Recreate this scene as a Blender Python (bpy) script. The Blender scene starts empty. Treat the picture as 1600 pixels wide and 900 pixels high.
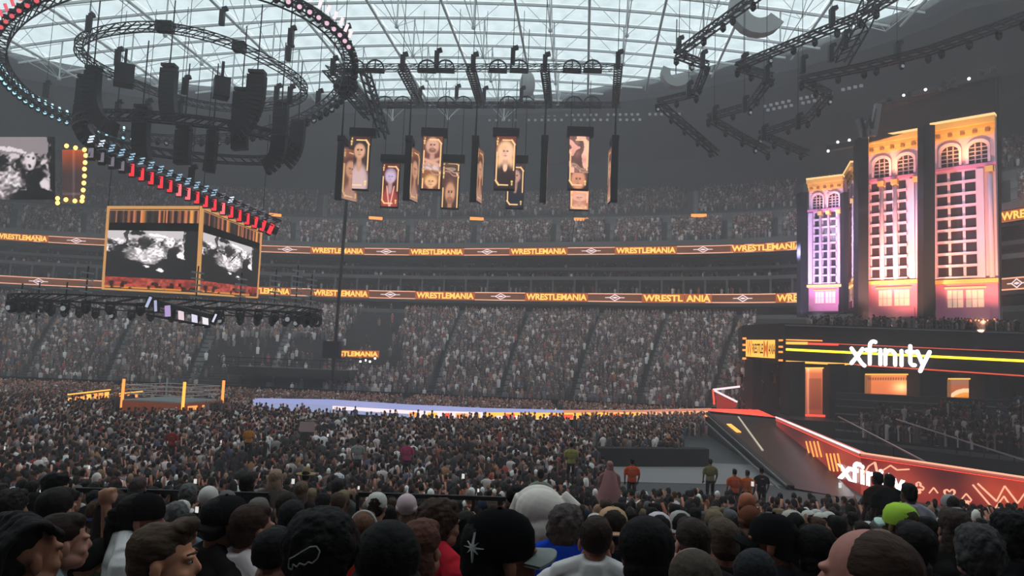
import bpy, bmesh, math, random
import numpy as np
from mathutils import Vector, Matrix, Euler
random.seed(7); RNG = np.random.default_rng(7)
SC = bpy.context.scene; COL = SC.collection; PI = math.pi

# ---------------- camera ----------------
F = 1155.6
CAMZ = 6.2
cd = bpy.data.cameras.new('camera'); cam = bpy.data.objects.new('camera', cd); COL.objects.link(cam)
cd.sensor_width = 36.0; cd.lens = F / 1600 * 36.0; cd.clip_start = 0.05; cd.clip_end = 900
PITCH, ROLL = math.radians(5.44), math.radians(2.25)
CM = Matrix.Translation((0, 0, CAMZ)) @ Matrix.Rotation(PI / 2 + PITCH, 4, 'X') @ Matrix.Rotation(ROLL, 4, 'Z')
cam.matrix_world = CM
SC.camera = cam
# ---------------- world, exposure ----------------
w = bpy.data.worlds.new('dusk_sky'); SC.world = w; w.use_nodes = True
bg = w.node_tree.nodes['Background']; bg.inputs[0].default_value = (0.72, 0.81, 0.86, 1); bg.inputs[1].default_value = 1.48
SC.view_settings.view_transform = 'Standard'; SC.view_settings.look = 'None'
SC.view_settings.exposure = 0.12; SC.view_settings.gamma = 1.0; SC.view_settings.use_curve_mapping = False
SC.cycles.max_bounces = 6; SC.cycles.diffuse_bounces = 2; SC.cycles.glossy_bounces = 2; SC.cycles.transmission_bounces = 2
SC.cycles.volume_bounces = 1; SC.cycles.transparent_max_bounces = 8
SC.cycles.use_denoising = True
SC.cycles.sample_clamp_indirect = 3.0
HAZE_DENSITY = 0.0021

# ---------------- pixel helpers ----------------
R3 = CM.to_3x3(); C0 = Vector((0, 0, CAMZ))
def ray(px, py): return R3 @ Vector(((px - 800) / F, -(py - 450) / F, -1.0))
def at(px, py, Y):
    d = ray(px, py); return C0 + d * (Y / d.y)
def at_z(px, py, z):
    d = ray(px, py); return C0 + d * ((z - CAMZ) / d.z)
def pix(p):
    v = R3.transposed() @ (Vector(p) - C0); return (800 - F * v.x / v.z, 450 + F * v.y / v.z)

# ---------------- materials ----------------
MATS = {}
def lin(c): return tuple((x / 12.92 if x <= .04045 else ((x + .055) / 1.055) ** 2.4) for x in c)
def mat(name, col=(.5, .5, .5), rough=.7, metal=0., emit=None, es=0., noise=0., nscale=8., bump=0., spec=.3, attr=None):
    if name in MATS: return MATS[name]
    m = bpy.data.materials.new(name); m.use_nodes = True; nt = m.node_tree; b = nt.nodes['Principled BSDF']
    b.inputs['Roughness'].default_value = rough; b.inputs['Metallic'].default_value = metal
    b.inputs['Specular IOR Level'].default_value = spec
    b.inputs['Base Color'].default_value = (*col, 1)
    if attr:
        a = nt.nodes.new('ShaderNodeAttribute'); a.attribute_name = attr
        nt.links.new(a.outputs['Color'], b.inputs['Base Color'])
        if es:
            nt.links.new(a.outputs['Color'], b.inputs['Emission Color']); b.inputs['Emission Strength'].default_value = es
            b.inputs['Base Color'].default_value = (.02, .02, .02, 1); nt.links.remove(b.inputs['Base Color'].links[0])
    if emit is not None:
        b.inputs['Emission Color'].default_value = (*emit, 1); b.inputs['Emission Strength'].default_value = es
    if noise or bump:
        tc = nt.nodes.new('ShaderNodeTexCoord'); n = nt.nodes.new('ShaderNodeTexNoise'); n.inputs['Scale'].default_value = nscale; n.inputs['Detail'].default_value = 4
        nt.links.new(tc.outputs['Object'], n.inputs['Vector'])
        if noise:
            mx = nt.nodes.new('ShaderNodeMix'); mx.data_type = 'RGBA'
            mx.inputs[6].default_value = (*[c * (1 - noise) for c in col], 1); mx.inputs[7].default_value = (*[min(1, c * (1 + noise)) for c in col], 1)
            nt.links.new(n.outputs['Fac'], mx.inputs[0]); nt.links.new(mx.outputs[2], b.inputs['Base Color'])
        if bump:
            bp = nt.nodes.new('ShaderNodeBump'); bp.inputs['Strength'].default_value = bump; bp.inputs['Distance'].default_value = .02
            nt.links.new(n.outputs['Fac'], bp.inputs['Height']); nt.links.new(bp.outputs['Normal'], b.inputs['Normal'])
    MATS[name] = m; return m

M_black = mat('black_metal', (.012, .012, .014), .5, .3)
M_truss = mat('dark_truss', (.02, .02, .024), .5, .4, noise=.3, nscale=2)
M_concrete = mat('concrete', (.10, .095, .095), .85, noise=.25, nscale=.6)
M_stand = mat('stand_concrete', (.075, .068, .068), .9, noise=.3, nscale=.4)
M_ledge = mat('ledge_concrete', (.16, .155, .155), .8, noise=.15, nscale=.5)
M_wall = mat('dark_wall', (.028, .034, .044), .9, noise=.2, nscale=.05)
M_floor = mat('event_floor', (.06, .06, .062), .7, noise=.2, nscale=1.0)
M_steel = mat('pale_roof_steel', (.60, .64, .64), .6, .0, noise=.1, nscale=.5)
M_dark = mat('matte_black', (.010, .010, .011), .8)
M_drape = mat('black_drape', (.014, .012, .012), .9, noise=.6, nscale=.5, bump=.6)
M_gloss = mat('gloss_black', (.02, .017, .019), .38, 0, spec=.25)
def emis(name, c, s): return mat('glow_' + name, (.02, .02, .02), .6, emit=c, es=s)
def colmat(rgb, pre='cloth', rough=.85, bump=0.):
    rgb = tuple(round(x, 3) for x in rgb)
    return mat(pre + '_%02x%02x%02x' % tuple(int(min(1, x) * 255) for x in rgb), rgb, rough, noise=.12, nscale=9, bump=bump)

# ---------------- mesh builder ----------------
class MB:
    def __init__(s): s.v = []; s.f = []
    def add(s, vs, fs):
        o = len(s.v); s.v += [tuple(v) for v in vs]; s.f += [tuple(i + o for i in f) for f in fs]; return s
    def quad(s, a, b, c, d): return s.add([a, b, c, d], [(0, 1, 2, 3)])
    def hexa(s, p):  # 8 points: bottom 4, top 4
        return s.add(p, [(0, 3, 2, 1), (4, 5, 6, 7), (0, 1, 5, 4), (1, 2, 6, 5), (2, 3, 7, 6), (3, 0, 4, 7)])
    def box(s, c, sz, fr=None):
        x, y, z = [k / 2 for k in sz]; c = Vector(c)
        p = [Vector(q) for q in ((-x, -y, -z), (x, -y, -z), (x, y, -z), (-x, y, -z), (-x, -y, z), (x, -y, z), (x, y, z), (-x, y, z))]
        if fr is not None: p = [fr @ q for q in p]
        return s.hexa([c + q for q in p])
    def bar(s, p, q, wd, ht=None):
        p, q = Vector(p), Vector(q); ht = ht or wd; d = (q - p)
        if d.length < 1e-6: return s
        d.normalize(); up = Vector((0, 0, 1)) if abs(d.z) < .95 else Vector((0, 1, 0))
        sx = d.cross(up).normalized() * wd / 2; sz = sx.cross(d).normalized() * ht / 2
        return s.hexa([p - sx - sz, p + sx - sz, p + sx + sz, p - sx + sz, q - sx - sz, q + sx - sz, q + sx + sz, q - sx + sz])
    def tube(s, p, q, r, n=6, r2=None):
        p, q = Vector(p), Vector(q); r2 = r if r2 is None else r2; d = (q - p).normalized()
        up = Vector((0, 0, 1)) if abs(d.z) < .95 else Vector((0, 1, 0)); a = d.cross(up).normalized(); b = a.cross(d)
        vs = [p + (a * math.cos(t) + b * math.sin(t)) * r for t in [2 * PI * i / n for i in range(n)]] + [q + (a * math.cos(t) + b * math.sin(t)) * r2 for t in [2 * PI * i / n for i in range(n)]]
        fs = [(i, (i + 1) % n, n + (i + 1) % n, n + i) for i in range(n)] + [tuple(range(n - 1, -1, -1)), tuple(range(n, 2 * n))]
        return s.add(vs, fs)
    def ell(s, c, r, n=12, m=8, fr=None):
        c = Vector(c); vs = [Vector((0, 0, -r[2]))]
        for j in range(1, m):
            t = -PI / 2 + PI * j / m
            vs += [Vector((r[0] * math.cos(t) * math.cos(2 * PI * i / n), r[1] * math.cos(t) * math.sin(2 * PI * i / n), r[2] * math.sin(t))) for i in range(n)]
        vs.append(Vector((0, 0, r[2])))
        if fr is not None: vs = [fr @ v for v in vs]
        fs = [(0, 1 + (i + 1) % n, 1 + i) for i in range(n)]
        for j in range(m - 2):
            a, b = 1 + j * n, 1 + (j + 1) * n
            fs += [(a + i, a + (i + 1) % n, b + (i + 1) % n, b + i) for i in range(n)]
        t = len(vs) - 1; b = 1 + (m - 2) * n; fs += [(b + i, b + (i + 1) % n, t) for i in range(n)]
        return s.add([c + v for v in vs], fs)
    def lathe(s, prof, n=12, c=(0, 0, 0)):
        c = Vector(c); vs = [c + Vector((r * math.cos(2 * PI * i / n), r * math.sin(2 * PI * i / n), z)) for r, z in prof for i in range(n)]
        fs = [(j * n + i, j * n + (i + 1) % n, (j + 1) * n + (i + 1) % n, (j + 1) * n + i) for j in range(len(prof) - 1) for i in range(n)]
        return s.add(vs, fs)
    def strip(s, A, B):
        n = len(A); return s.add(list(A) + list(B), [(i, i + 1, n + i + 1, n + i) for i in range(n - 1)])
    def mesh(s, name, m, smooth=False):
        me = bpy.data.meshes.new(name); me.from_pydata(s.v, [], s.f); me.update()
        if m is not None: me.materials.append(m)
        if smooth: me.polygons.foreach_set('use_smooth', [True] * len(me.polygons))
        return me
    def build(s, name, m, parent=None, smooth=False): return obj(name, s.mesh(name, m, smooth), parent)
def obj(name, me, parent=None, loc=None):
    o = bpy.data.objects.new(name, me); COL.objects.link(o)
    if parent is not None: o.parent = parent
    if loc is not None: o.location = loc
    return o
def tag(o, label, cat=None, group=None, kind=None):
    if label: o['label'] = label
    if cat: o['category'] = cat
    if group: o['group'] = group
    if kind: o['kind'] = kind
    return o
def empty(name, loc=(0, 0, 0), rz=0, label=None, cat=None, group=None, kind=None):
    o = bpy.data.objects.new(name, None); COL.objects.link(o); o.location = loc; o.rotation_euler = (0, 0, rz); o.empty_display_size = .1
    return tag(o, label, cat, group, kind)
def struct(o, label=None): o['kind'] = 'structure'; (label and o.__setitem__('label', label)); return o
def rebase(root):
    pass
def paint(name, P, fn, nu, nv, es, parent, attr='Col'):
    """flat LED face: P(s,t)->point (s,t in 0..1), fn(S,T)->rgb arrays (sRGB look)"""
    S, T = np.meshgrid(np.linspace(0, 1, nu + 1), np.linspace(0, 1, nv + 1)); S = S.ravel(); T = T.ravel()
    p00, p10, p01, p11 = [np.array(P(*q)) for q in ((0, 0), (1, 0), (0, 1), (1, 1))]
    V = (1 - S)[:, None] * (1 - T)[:, None] * p00 + S[:, None] * (1 - T)[:, None] * p10 + (1 - S)[:, None] * T[:, None] * p01 + S[:, None] * T[:, None] * p11
    i = np.arange(nv)[:, None] * (nu + 1) + np.arange(nu)[None]; i = i.ravel()
    Fc = np.stack([i, i + 1, i + nu + 2, i + nu + 1], 1)
    me = bpy.data.meshes.new(name); me.from_pydata(V.tolist(), [], Fc.tolist())
    c = np.clip(fn(S, T), 0, 1); c = np.where(c <= .04045, c / 12.92, ((c + .055) / 1.055) ** 2.4)
    a = me.color_attributes.new(attr, 'FLOAT_COLOR', 'POINT'); a.data.foreach_set('color', np.c_[c, np.ones(len(c))].astype(np.float32).ravel())
    me.materials.append(mat('led_face_%g' % es, (.02, .02, .02), .5, attr=attr, es=es)); me.update()
    return obj(name, me, parent)
_TX = {}
def text_mesh(s, off=.0, ext=0.):
    k = (s, off, ext)
    if k in _TX: return _TX[k]
    c = bpy.data.curves.new('lettering', 'FONT'); c.body = s; c.size = 1; c.offset = off; c.extrude = ext; c.resolution_u = 3; c.align_x = 'CENTER'
    o = bpy.data.objects.new('tmp', c); COL.objects.link(o)
    bpy.context.view_layer.update(); me = bpy.data.meshes.new_from_object(o.evaluated_get(bpy.context.evaluated_depsgraph_get()))
    V = [tuple(v.co) for v in me.vertices]; Fs = [tuple(p.vertices) for p in me.polygons]
    bpy.data.objects.remove(o); bpy.data.meshes.remove(me)
    a = np.array(V); V = a - np.array([(a[:, 0].min() + a[:, 0].max()) / 2, a[:, 1].min(), 0]); _TX[k] = (V, Fs, np.ptp(a[:, 0]), np.ptp(a[:, 1])); return _TX[k]
def nth(n):
    w = 'first second third fourth fifth sixth seventh eighth ninth tenth eleventh twelfth'.split(); return w[n - 1] if n <= 12 else '%d%s' % (n, {1: 'st', 2: 'nd', 3: 'rd'}.get(n % 10 if not 10 < n % 100 < 14 else 0, 'th'))
def copy_tree(o, parent=None):
    c = o.copy(); COL.objects.link(c); c.parent = parent
    for ch in o.children: copy_tree(ch, c)
    return c
def cat_spline(P, n=10, closed=False):
    P = [Vector(p) for p in P]; out = []; N = len(P)
    for i in range(N if closed else N - 1):
        g = (lambda k: P[k % N]) if closed else (lambda k: P[max(0, min(N - 1, k))])
        a, b, c, d = g(i - 1), g(i), g(i + 1), g(i + 2)
        for j in range(n):
            t = j / n; out.append(.5 * ((2 * b) + (c - a) * t + (2 * a - 5 * b + 4 * c - d) * t * t + (3 * b - a - 3 * c + d) * t ** 3))
    if not closed: out.append(P[-1])
    return out
class Polar:
    def __init__(s, pts):
        q = cat_spline([(x, y, 0) for x, y in pts], 12, True); a = np.array([math.atan2(p.x, p.y) for p in q]); r = np.array([math.hypot(p.x, p.y) for p in q])
        o = np.argsort(a); s.a = a[o]; s.r = r[o]
    def __call__(s, az, off=0.):
        r = np.interp(az, s.a, s.r, period=2 * PI) + off; return Vector((math.sin(az) * r, math.cos(az) * r, 0))
    def at_px(s, px, py, off=0.):
        d = ray(px, py); return s(math.atan2(d.x, d.y), off)
def azpx(px, py=450): d = ray(px, py); return math.atan2(d.x, d.y)
# ================= STADIUM SHELL =================
RIB = Polar([(-95, 138), (-140, 115), (-165, 75), (-160, 30), (-120, 0), (-60, -14), (0, -18), (45, -16), (66, 0), (70, 30), (66, 60), (59, 85), (44, 113), (11, 128), (-36, 140)])
INN = Polar([(-122, 40), (-105, 75), (-75, 90), (-30, 91), (5, 88), (25, 84), (38, 78), (46, 62), (48, 30), (40, -5), (0, -10), (-60, -8), (-115, 5)])
AZ0, AZ1 = math.radians(-62), math.radians(50)
def azs(a, b, n): return [a + (b - a) * i / n for i in range(n + 1)]
def z3(p, z): return Vector((p.x, p.y, z))
fl = MB().quad((-220, -60, 0), (160, -60, 0), (160, 220, 0), (-220, 220, 0)).build('floor', M_floor); struct(fl, 'dark event floor under the crowd and the ring')

# roof surface
RYAW = -0.0995
def roof_z(X, Y): u = X * math.cos(-RYAW) - Y * math.sin(-RYAW) * 1.0; u = X - (Y - 120) * .0995; return 61.0 - .0012 * u * u
def on_roof(px, py):
    z = 60.0
    for _ in range(12):
        p = at_z(px, py, z); z = roof_z(p.x, p.y)
    return p
edge_px = [(-90, 70), (-30, 85), (28, 100), (87, 112), (175, 126), (315, 147), (472, 157), (518, 160), (640, 163), (762, 164), (885, 157), (955, 145), (1060, 129), (1145, 108), (1222, 93), (1320, 66), (1407, 37), (1495, 3), (1560, -22)]
E = [on_roof(*p) for p in edge_px]
# the rim is carried on beyond the frame as the same oval
epts = [(p.x, p.y) for p in E] + [(86, 70), (88, 40), (80, 5), (50, -14), (0, -20), (-60, -12), (-110, 10), (-135, 50), (-128, 92)]
EDGE = Polar(epts)
ce = empty('ceiling', label='translucent stadium roof of pale panels on steel beams'); struct(ce)
def R2W(u, v, dz=0.):
    X = u + v * .0995 ; Y = 120 + v; return Vector((X, Y, 61.0 - .0012 * u * u + dz))
def inside(p, m=0.): 
    a = math.atan2(p.x, p.y); return math.hypot(p.x, p.y) < EDGE(a).length + m
M_etfe = bpy.data.materials.new('roof_film'); M_etfe.use_nodes = True
nt = M_etfe.node_tree; nt.nodes.clear(); o_ = nt.nodes.new('ShaderNodeOutputMaterial'); tr = nt.nodes.new('ShaderNodeBsdfTransparent'); df = nt.nodes.new('ShaderNodeBsdfTranslucent'); mx = nt.nodes.new('ShaderNodeMixShader')
tc = nt.nodes.new('ShaderNodeTexCoord'); nz = nt.nodes.new('ShaderNodeTexNoise'); nz.inputs['Scale'].default_value = .35; cr = nt.nodes.new('ShaderNodeValToRGB')
cr.color_ramp.elements[0].color = (.68, .72, .71, 1); cr.color_ramp.elements[1].color = (.88, .90, .89, 1); cr.color_ramp.elements[0].position = .3; cr.color_ramp.elements[1].position = .7
nt.links.new(tc.outputs['Object'], nz.inputs['Vector']); nt.links.new(nz.outputs['Fac'], cr.inputs[0]); nt.links.new(cr.outputs[0], tr.inputs[0])
df.inputs[0].default_value = (.6, .65, .65, 1); mx.inputs[0].default_value = .2
nt.links.new(tr.outputs[0], mx.inputs[1]); nt.links.new(df.outputs[0], mx.inputs[2]); nt.links.new(mx.outputs[0], o_.inputs[0])
DU, DV = 11.3, 5.2
panel_cache = {}; rest = MB(); npan = 0
for i in range(-13, 11):
    for j in range(-27, 11):
        u0, v0 = i * DU, j * DV
        c = R2W(u0 + DU / 2, v0 + DV / 2)
        if not inside(c, 9): continue
        q = pix(c) if c.y > 5 else (9e9, 9e9)
        vis = -60 < q[0] < 1660 and q[1] > -20
        K, L = (4, 4) if vis else (1, 1)
        if vis:
            if i not in panel_cache:
                m = MB(); base = R2W(u0, 0)
                vs = [R2W(u0 + .12 + (DU - .24) * a / K, (.1 + (DV - .2) * b / L), .45 * math.sin(PI * a / K) * math.sin(PI * b / L)) - base for b in range(L + 1) for a in range(K + 1)]
                m.add(vs, [(b * (K + 1) + a, b * (K + 1) + a + 1, (b + 1) * (K + 1) + a + 1, (b + 1) * (K + 1) + a) for b in range(L) for a in range(K)])
                panel_cache[i] = m.mesh('roof_panel', M_etfe, True)
            obj('roof_panel', panel_cache[i], ce, R2W(u0, v0)); npan += 1
        else:
            rest.quad(R2W(u0, v0), R2W(u0 + DU, v0), R2W(u0 + DU, v0 + DV), R2W(u0, v0 + DV))
print('roof panels', npan)
tag(rest.build('roof_panel', M_etfe, ce), None, kind='stuff')
# main beams, purlins, struts and cables
def rim_v(u, lo, hi):
    """furthest v inside rim along u"""
    v = lo; best = None
    while v < hi:
        if inside(R2W(u, v), 2): best = v
        v += 1
    return best
for i in range(-12, 11):
    u = i * DU; vm = rim_v(u, -20, 60)
    if vm is None: continue
    m = MB(); m.tube(R2W(u, -40, -.9), R2W(u, vm, -.9), .22, 6)
    m.build('roof_beam', M_steel, ce)
    # hanging strut row and cable under every second beam
    t = MB(); prev = None
    for k, v in enumerate(np.arange(-36, vm - 4, 10.4)):
        if not inside(R2W(u + DU * .5, v), -9) or not inside(R2W(u + DU, v), -6): continue
        top = R2W(u, v, -.9); bot = R2W(u + DU * .5, v, -6.5)
        top2 = R2W(u + DU * .5, v, -.3)
        t2 = MB().tube(top2, bot, .12, 5)
        if v > -22: t2.ell(bot, (.35, .35, .35), 6, 4); t2.build('roof_strut', M_steel, ce)
        t.tube(bot, R2W(u + DU * .5, min(v + 10.4, vm), -.6), .05, 4); t.tube(bot, R2W(u + DU * .5, v - 10.4, -.6), .05, 4)
        t.tube(bot, R2W(u + DU, v, -.9), .045, 4); t.tube(bot, top, .045, 4)
        if prev is not None: t.tube(prev, bot, .07, 4)
        prev = bot
    if t.v: t.build('roof_cable', M_steel, ce)
for j in range(-5, 11):
    v = j * DV; us = [u for u in np.arange(-150, 115, 2.5) if inside(R2W(u, v), 2)]
    if len(us) < 2: continue
    m = MB(); 
    for a, b in zip(us[:-1], us[1:]): m.bar(R2W(a, v, -.35), R2W(b, v, -.35), .30, .36)
    m.build('roof_purlin', M_steel, ce)
# large cross members seen as thicker verticals
for u in (28.0, -60.0):
    pass
# rim, soffit and upper wall all round
AL = azs(-PI, PI, 180)
def rimp(a, off=0., dz=0.): p = EDGE(a, off); return z3(p, roof_z(EDGE(a).x, EDGE(a).y) + dz)
m = MB(); rows = []
def wallring(a):
    e = EDGE(a).length; b = RIB(a).length + 33
    W = max(e + 6, b)
    q = lambda r, z: Vector((math.sin(a) * r, math.cos(a) * r, z))
    zt = roof_z(EDGE(a).x, EDGE(a).y)
    return [q(e - 1.2, zt - 1.2), q(e - 1.0, zt - 2.6), q(e + (W - e) * .45, zt - 6 - .05 * (W - e)), q(W, 50), q(W + 1, 33.0), q(W + 4, 0)]
P = [wallring(a) for a in AL]
for k in range(5): m.strip([p[k] for p in P], [p[k + 1] for p in P])
struct(m.build('wall_upper', M_wall, None, True), 'dark blue grey wall sweeping up to the edge of the roof')
m = MB(); m.strip([p[0] + Vector((0, 0, 0)) for p in P], [Vector((p[0].x * 1.0, p[0].y, p[0].z + 2.5)) for p in P])
m.strip([p[0] + Vector((0, 0, 2.5)) for p in P], [Vector((math.sin(a) * (EDGE(a).length + 40), math.cos(a) * (EDGE(a).length + 40), p[0].z + 3)) for a, p in zip(AL, P)])
struct(m.build('trim_1', M_wall), 'raised rim that closes the roof to the wall')
wv = MB(); wvm = mat('faint_wall_light', (.2, .2, .22), .6, emit=(.7, .75, .85), es=.10)  # rows of faint lights, built as small boxes with their own dim glow
for (xa, ya, xb, yb, n_) in [(765, 181, 1080, 178, 34), (765, 188, 1010, 187, 24), (1195, 166, 1355, 132, 17), (1200, 172, 1300, 152, 11)]:
    for k in range(n_):
        if k % 7 == 5: continue
        px, py = xa + (xb - xa) * k / n_, ya + (yb - ya) * k / n_; a = azpx(px, py); e = EDGE(a, -.2); p = at(px, py, e.y); wv.box(Vector((e.x, e.y, p.z)), (.5, .2, .45))
tag(struct(wv.build('wall_lights', wvm), 'faint rows of small dim lights high on the dark upper wall'), None, kind='stuff')
# ---- stands ----
def stand(name, fa, fb, za, zb, n, A0=AZ0, A1=AZ1, seg=90, m_=M_stand, label=None):
    mb = MB(); al = azs(A0, A1, seg)
    for k in range(n):
        t0, t1 = k / n, (k + 1) / n; z0, z1 = za + (zb - za) * t0, za + (zb - za) * t1
        L = lambda t, z: [z3(fa(a).lerp(fb(a), t), z) for a in al]
        mb.strip(L(t0, z0), L(t0, z1)); mb.strip(L(t0, z1), L(t1, z1))
    return struct(mb.build(name, m_), label)
LOWR = 40
lo_a = lambda a: INN(a); lo_b = lambda a: RIB(a, -4)
stand('lower_grandstand', lo_a, lo_b, .6, 13.6, LOWR, label='long lower grandstand rising behind the ring and ramp')
m = MB(); al = azs(AZ0, AZ1, 90)
m.strip([z3(INN(a), 0) for a in al], [z3(INN(a), 1.6) for a in al]); m.strip([z3(INN(a, .15), 0) for a in al], [z3(INN(a, .15), 1.6) for a in al])
struct(m.build('trim_2', M_dark), 'black parapet at the foot of the lower grandstand')
def band(name, off, z0, z1, m_, d=.5, label=None, A0=AZ0, A1=AZ1, parent=None):
    mb = MB(); al = azs(A0, A1, 110)
    a0 = [z3(RIB(a, off), z0) for a in al]; a1 = [z3(RIB(a, off), z1) for a in al]; b0 = [z3(RIB(a, off + d), z0) for a in al]; b1 = [z3(RIB(a, off + d), z1) for a in al]
    mb.strip(a0, a1); mb.strip(a1, b1); mb.strip(b1, b0); mb.strip(b0, a0)
    o = mb.build(name, m_, parent); return struct(o, label) if parent is None else o
band('trim_3', -4, 13.5, 14.3, M_ledge, .4, 'pale ledge along the top of the lower grandstand')
band('wall_concourse', 1.5, 13.4, 17.0, M_dark, .3, 'dark concourse wall behind the lower grandstand')
band('trim_4', -.6, 15.9, 16.35, M_stand, 2.5, 'concrete ledge under the lower light board')
# suites
sd = empty('suite_deck', label='two levels of suite balconies between the light boards'); struct(sd)
band('deck_floor', .4, 17.6, 18.0, M_stand, 7.5, parent=sd)
band('back_wall', 7.5, 18.0, 24.3, M_dark, .3, parent=sd)
band('balcony_front', 2.2, 20.5, 21.1, M_ledge, .3, parent=sd)
band('balcony_floor', 2.4, 20.4, 20.6, M_stand, 5.2, parent=sd)
band('balcony_front', 3.6, 22.4, 22.9, M_ledge, .3, parent=sd)
band('balcony_floor', 3.8, 22.3, 22.5, M_stand, 4, parent=sd)
band('soffit', .6, 24.2, 24.5, M_stand, 7.5, parent=sd)
post = MB().box((0, 0, 1.25), (.35, .5, 2.5)).mesh('column', M_ledge)
for px in range(-20, 1240, 34):
    a = azpx(px, 440); o = obj('column', post, sd, z3(RIB(a, 2.6), 18.0)); o.rotation_euler.z = -a
stand('upper_grandstand', lambda a: RIB(a, 1.0), lambda a: RIB(a, 15), 26.2, 32.8, 18, label='upper grandstand above the higher light board')
band('trim_5', 15, 32.8, 34.3, M_ledge, .5, 'pale walkway wall between the two upper grandstands')
stand('top_grandstand', lambda a: RIB(a, 16), lambda a: RIB(a, 33), 34.4, 42.6, 20, label='topmost grandstand fading into the haze')
band('trim_6', .2, 26.1, 27.0, M_ledge, .3, 'front parapet of the upper grandstand')
# aisles as pale stair strips
def aisle(px, fa, fb, za, zb, wd=.9, name='aisle_stair', sl=0.):
    a = azpx(px); mb = MB(); n = 20; da = wd / 2 / fa(a).length
    for k in range(n):
        t0, t1 = k / n, (k + 1) / n; z = za + (zb - za) * t1 + .12
        g = lambda aa, t: z3(fa(aa + sl * t).lerp(fb(aa + sl * t), t), z)
        p = [g(a - da, t0), g(a + da, t0), g(a + da, t1), g(a - da, t1)]
        mb.hexa([q - Vector((0, 0, (zb - za) / n + .15)) for q in p] + p)
    return struct(mb.build(name, M_ledge), None)
LOSL = .035
AIS_LO = [-60, 60, 185, 310, 430, 690, 795, 905, 1010, 1120]
AIS_UP = [20, 130, 240, 350, 460, 565, 640, 745, 870, 955, 1045, 1140, 1220, 1590]
M_ledge2 = mat('stair_concrete', (.26, .245, .245), .85, noise=.2, nscale=.8)
M_ledge_, M_ledge = M_ledge, M_ledge2
for p in AIS_LO: aisle(p, lo_a, lo_b, .6, 13.6, sl=LOSL)
for p in AIS_UP: aisle(p, lambda a: RIB(a, 1.4), lambda a: RIB(a, 15), 26.4, 32.8)
for p in AIS_UP[::2]: aisle(p + 40, lambda a: RIB(a, 16), lambda a: RIB(a, 33), 34.4, 42.6)
M_ledge = M_ledge_
# vomitory block with its lit sign
vb = empty('vomitory_block', label='dark tunnel mouth cut into the lower grandstand under a lit sign'); struct(vb)
a0, a1 = azpx(531, 553), azpx(592, 553); D_ = 108
p0, p1 = at(530, 548, D_), at(592, 549, D_)
MB().hexa([z3(at(520, 600, 103), 2), z3(at(640, 600, 103), 2), z3(at(640, 600, 114), 2), z3(at(520, 600, 114), 2), z3(at(528, 556, 106), p0.z - .9), z3(at(600, 556, 106), p0.z - .9), z3(at(610, 556, 116), p0.z - .9), z3(at(530, 556, 116), p0.z - .9)]).build('tunnel_block', M_dark, vb)

# near terrace (our side)
def zh(D): return float(np.interp(D, [0, 2.2, 3.6, 6, 13, 20, 27, 60], [-.3, -.6, -.80, -1.2, -2.45, -3.5, -4.46, -4.46]))
def zfeet(D): return max(0.0, CAMZ + zh(D) - 1.72)
m = MB(); D = .6; prev = zfeet(.6)
while D < 28:
    z = zfeet(D + .4); xl, xr = -(.9 * D + 12), (.9 * D + 10)
    m.quad((xl, D - .45, z), (xr, D - .45, z), (xr, D + .40, z), (xl, D + .40, z)); zn = zfeet(D + 1.25)
    m.quad((xl, D + .40, z), (xr, D + .40, z), (xr, D + .40, zn), (xl, D + .40, zn)); D += .85
struct(m.build('near_terrace', M_concrete), 'concrete terrace that the nearest spectators stand on')
m = MB(); m.box((0, -1.2, 2.2), (60, 2.2, 4.0)); struct(m.build('near_terrace_back', M_concrete), 'concrete terrace step behind the viewer')
# ================= RING, RAMP, STAGE, BOARDS =================
O_ORANGE = emis('orange', (1.0, .30, .06), 1.6); O_AMBER = emis('amber', (1.0, .45, .07), 1.5); O_SALMON = emis('salmon', (1.0, .45, .28), 1.1)
O_DIM = emis('dim_brown', (.55, .16, .05), .25); O_WHITE = emis('white', (1, .93, .9), 3.2); O_YELLOW = emis('yellow', (1, .72, .03), 2.2)
O_RED = emis('red', (1.0, .07, .04), 1.5); O_PALEPINK = emis('pale_pink', (1, .75, .78), 1.2); O_BLUEW = emis('pale_blue', (.55, .62, 1.0), .55); O_CYAN = emis('cyan_white', (.45, .85, 1.0), 2.0)
O_WARM = emis('warm_bulb', (1.0, .5, .08), 5.0)
def wallpt(a, off, z): return z3(RIB(a, off), z)
def bend_text(s, pxa, pxb, zc, h, off, m_, parent, name='lettering', bold=.02):
    """letters bent along the stand front between two picture columns (all placed on the board)"""
    V, Fs, W, H = text_mesh(s, bold); a0, a1 = azpx(pxa, 420), azpx(pxb, 420); mb = MB(); vs = []
    for x, y, _ in V: vs.append(wallpt(a0 + (a1 - a0) * (x / W + .5), off, zc - h / 2 + h * y / H))
    mb.add(vs, Fs); return mb.build(name, m_, parent)
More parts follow.
